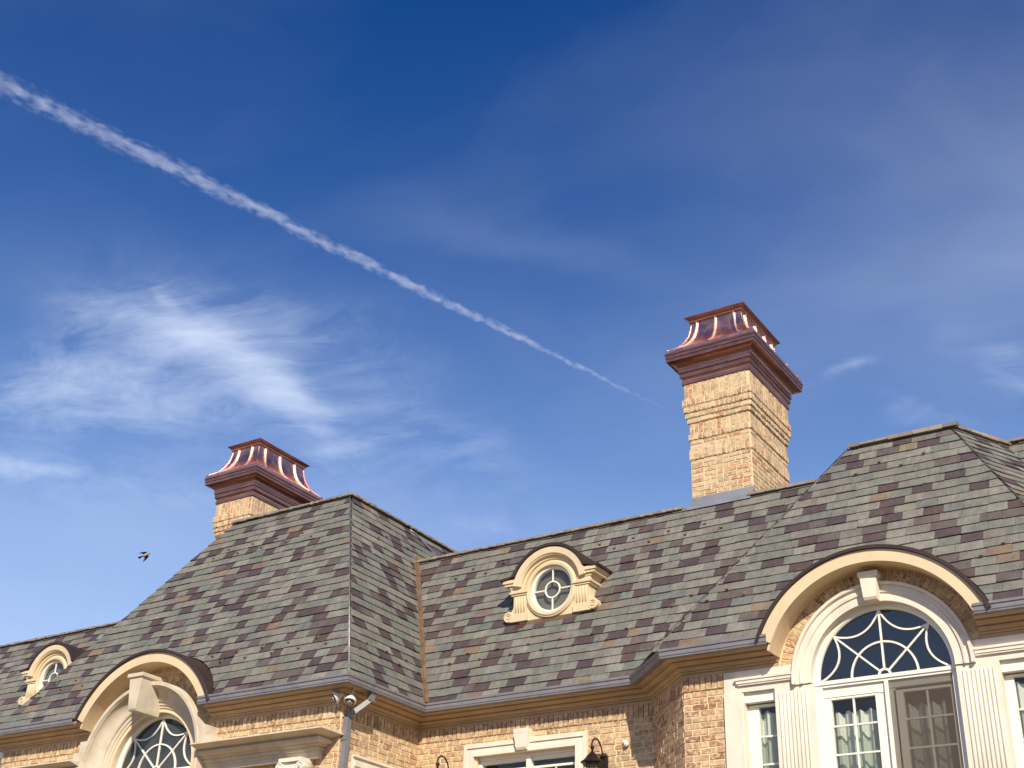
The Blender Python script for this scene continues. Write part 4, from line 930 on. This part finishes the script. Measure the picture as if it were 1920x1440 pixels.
def lantern(loc, label):
    r = empty('wall_lantern', loc, label, 'lantern', 'iron lanterns either side of the middle window')
    def part(name, pm): return obj(name, pm, M['black'], r)
    # lantern hangs 0.33 m off the wall; local origin at the cap rim centre
    part('back_plate', PM().box((-0.055, 0.295, -0.40), (0.055, 0.35, 0.10)).lathe((0, 0.32, 0.10), [(0.055, -0.01), (0.05, 0.02), (0.03, 0.04), (0.001, 0.05)], 14))
    pts = [(0, 0.30, 0.02), (0, 0.285, 0.12), (0, 0.24, 0.22), (0, 0.16, 0.29), (0, 0.07, 0.295), (0, 0.01, 0.255), (0, -0.015, 0.20), (0, -0.002, 0.155), (0, 0.03, 0.165)]
    part('arm', PM().tube(pts, 0.012, 8))
    part('finial', PM().lathe((0, 0, 0.10), [(0.012, -0.02), (0.016, 0.03), (0.030, 0.055), (0.026, 0.075), (0.012, 0.09), (0.001, 0.095)], 14))
    part('cap', PM().lathe((0, 0, -0.03), [(0.155, -0.02), (0.160, 0.0), (0.115, 0.025), (0.080, 0.07), (0.055, 0.10), (0.035, 0.115), (0.014, 0.14), (0.001, 0.142)], 8, smooth=False))
    part('collar', PM().lathe((0, 0, -0.09), [(0.001, -0.0), (0.118, -0.0), (0.125, 0.02), (0.14, 0.05), (0.135, 0.055)], 8, smooth=False))
    for k in range(6):
        a = R(60*k+15); part('bar', PM().tube([(0.115*math.cos(a), 0.115*math.sin(a), -0.09), (0.075*math.cos(a), 0.075*math.sin(a), -0.40)], 0.008, 5))
    part('base', PM().lathe((0, 0, -0.46), [(0.001, 0), (0.02, 0.01), (0.06, 0.04), (0.085, 0.06), (0.001, 0.062)], 10))
    return r
L1 = lantern((-8.80, 15.60, 3.94), 'black iron wall lantern to the right of the middle window')
L2 = lantern((-11.34, 15.60, 3.94), 'black iron wall lantern left of the middle window, only its top in view')
sv = PM().lathe((-8.45, YM-0.02, 4.175), [(0.035, 0.0), (0.04, 0.02), (0.03, 0.05), (0.001, 0.052)], 12, Vector((0, -1, 0))); sv.box((-8.50, YM-0.05, 4.20), (-8.44, YM-0.0, 4.235))
obj('patch', sv, M['plastic'], label='small white patch on the brick beside the lantern', cat='mark')  # a white patch on the brick, given the shape of a made-up fitting

# ---------------------------------------------------------------- bird
def bird():
    B = PM(); dk, tn, gy = (0.022, 0.022, 0.035), (0.42, 0.31, 0.20), (0.30, 0.24, 0.19)
    ax = Vector((0.80, 0.42, 0.42)).normalized(); wz = Vector((-0.3, 0.55, 0.78)).normalized(); wz = (wz-ax*wz.dot(ax)).normalized(); sd = ax.cross(wz)
    c = Vector((0, 0, 0)); secs = [(-0.185, 0.004, 0.030, dk), (-0.15, 0.006, 0.030, dk), (-0.10, 0.008, 0.020, dk), (-0.07, 0.018, 0.024, gy), (-0.03, 0.034, 0.036, tn), (0.02, 0.042, 0.042, tn), (0.06, 0.034, 0.034, tn), (0.085, 0.024, 0.024, gy), (0.105, 0.025, 0.025, gy), (0.125, 0.018, 0.018, gy), (0.14, 0.006, 0.006, dk), (0.158, 0.001, 0.001, dk)]
    n = 12; vs, fs, ts = [], [], []
    for s, rv, rh, t in secs:
        for i in range(n):
            a = 2*math.pi*i/n; vs.append(c+ax*s+sd*rh*math.cos(a)+wz*rv*math.sin(a)); ts.append(t)
    for k in range(len(secs)-1):
        for i in range(n):
            j = (i+1) % n; q_ = (k*n+i, k*n+j, (k+1)*n+j, (k+1)*n+i)
            if k in (4, 5) and i in (11, 0): continue           # wing roots left open, bridged below
            if k in (4, 5) and i in (5, 6): continue
            fs.append(q_)
    fs += [list(range(n))[::-1], list(range((len(secs)-1)*n, len(secs)*n))]
    for sgn, i0 in ((1, (11, 0, 1)), (-1, (5, 6, 7))):
        loop = [4*n+i0[0], 4*n+i0[1], 4*n+i0[2], 5*n+i0[2], 6*n+i0[2], 6*n+i0[1], 6*n+i0[0], 5*n+i0[0]]
        for out, sw, dr, ch in ((0.055, 0.01, 0.015, 0.95), (0.085, -0.015, 0.0, 0.95), (0.115, -0.065, -0.02, 0.75), (0.135, -0.125, -0.04, 0.25)):
            new = []
            base = c+sd*sgn*out+ax*(0.015+sw)+wz*dr
            for (a_, h_) in ((-0.05, -0.004), (-0.05, 0), (-0.05, 0.004), (0, 0.006), (0.045, 0.004), (0.045, 0), (0.045, -0.004), (0, -0.006)):
                new.append(len(vs)); vs.append(base+ax*a_*ch*1.25+wz*h_); ts.append(dk)
            for i in range(8):
                j = (i+1) % 8; fs.append((loop[i], loop[j], new[j], new[i]))
            loop = new
        fs.append(loop)
    B.v = vs; B.f = fs; B.t = ts; B.sm = [True]*len(fs)
    o = obj('bird', B, M['bird'], label='small dark winged bird with tan belly flying left of the wing roof', cat='bird')
    o.location = (-22.232, 18.962, 10.352)
    o.scale = (0.85, 0.85, 0.85)
    return o
bird()

# ---------------------------------------------------------------- contrail: a long thinning plume of ice cloud at 2.5 km
def contrail():
    H = 2500.0
    a = Vector((-1.1599, 0.6178, 1.0))*H; b = Vector((-0.8518, 1.7559, 1.0))*H
    a = a-(b-a)*0.6
    d = b-a; L = d.length; x = d.normalized(); z = Vector((0, 0, 1)); y = z.cross(x).normalized(); z = x.cross(y)
    r0, r1 = 69.0, 12.0; pm = PM(); rings = []; n = 16; K = 40
    for k in range(K+1):
        t = k/K; r = (r0+(r1-r0)*t)*1.0
        rings.append([(L*t, r*math.cos(2*math.pi*i/n), r*math.sin(2*math.pi*i/n)) for i in range(n)])
    pm.loft(rings, smooth=True)
    m_ = bpy.data.materials.new('ice_cloud'); m_.use_nodes = True; n_ = NT(m_.node_tree); n_.n.clear(); out = n_.add('ShaderNodeOutputMaterial')
    tc_ = n_.add('ShaderNodeTexCoord').outputs['Object']; sp_ = n_.add('ShaderNodeSeparateXYZ', ins={0: tc_})
    t = n_.math('DIVIDE', sp_.outputs[0], L); rr = n_.math('ADD', n_.math('MULTIPLY', t, r1-r0), r0)
    wv = n_.add('ShaderNodeMapping', ins={'Vector': tc_, 'Scale': (1/42, 1/18, 1/18)}).outputs[0]
    wn = n_.add('ShaderNodeTexNoise', ins={'Vector': wv, 'Scale': 1.0, 'Detail': 5, 'Roughness': 0.6}).outputs[0]
    yy = n_.math('DIVIDE', sp_.outputs[1], rr); z_ = n_.math('DIVIDE', sp_.outputs[2], rr)
    rad = n_.math('SQRT', n_.math('ADD', n_.math('MULTIPLY', yy, yy), n_.math('MULTIPLY', z_, z_)))
    k = n_.math('SUBTRACT', n_.math('ADD', n_.math('MULTIPLY', n_.math('SUBTRACT', wn, 0.5), 3.0), 0.66), rad)
    lw = n_.add('ShaderNodeMapping', ins={'Vector': tc_, 'Scale': (1/210, 1/34, 1/34)}).outputs[0]
    ln = n_.add('ShaderNodeTexNoise', ins={'Vector': lw, 'Scale': 1.0, 'Detail': 2}).outputs[0]
    k = n_.math('ADD', k, n_.math('MULTIPLY', n_.math('SUBTRACT', ln, 0.52), 1.5))     # puffs, thin places and side strands
    k = n_.math('MULTIPLY', n_.math('MULTIPLY', k, n_.math('MULTIPLY', n_.math('SUBTRACT', 1.0, rad), 5.0, clamp=True)), 1.6, clamp=True)
    fade = n_.ramp(t, [(0.0, 0.3), (0.1, 0.9), (0.656, 0.85), (0.875, 0.5), (1.0, 0.0)])
    dens = n_.math('MULTIPLY', n_.math('MULTIPLY', k, fade), n_.math('DIVIDE', 0.42, rr))
    vol = n_.add('ShaderNodeVolumePrincipled', ins={'Color': (0.98, 0.985, 1, 1), 'Density': dens, 'Anisotropy': 0.0})
    n_.l.new(vol.outputs[0], out.inputs['Volume'])
    o = obj('contrail', pm, m_, label='long white vapour trail crossing the blue sky from the upper left', cat='contrail', kind='stuff')
    mm = Matrix.Identity(4)
    for i in range(3): mm[i][0], mm[i][1], mm[i][2], mm[i][3] = x[i], y[i], z[i], a[i]
    o.matrix_world = mm
    return o
contrail()
sc.cycles.volume_step_rate = 0.04
sc.cycles.volume_max_steps = 512
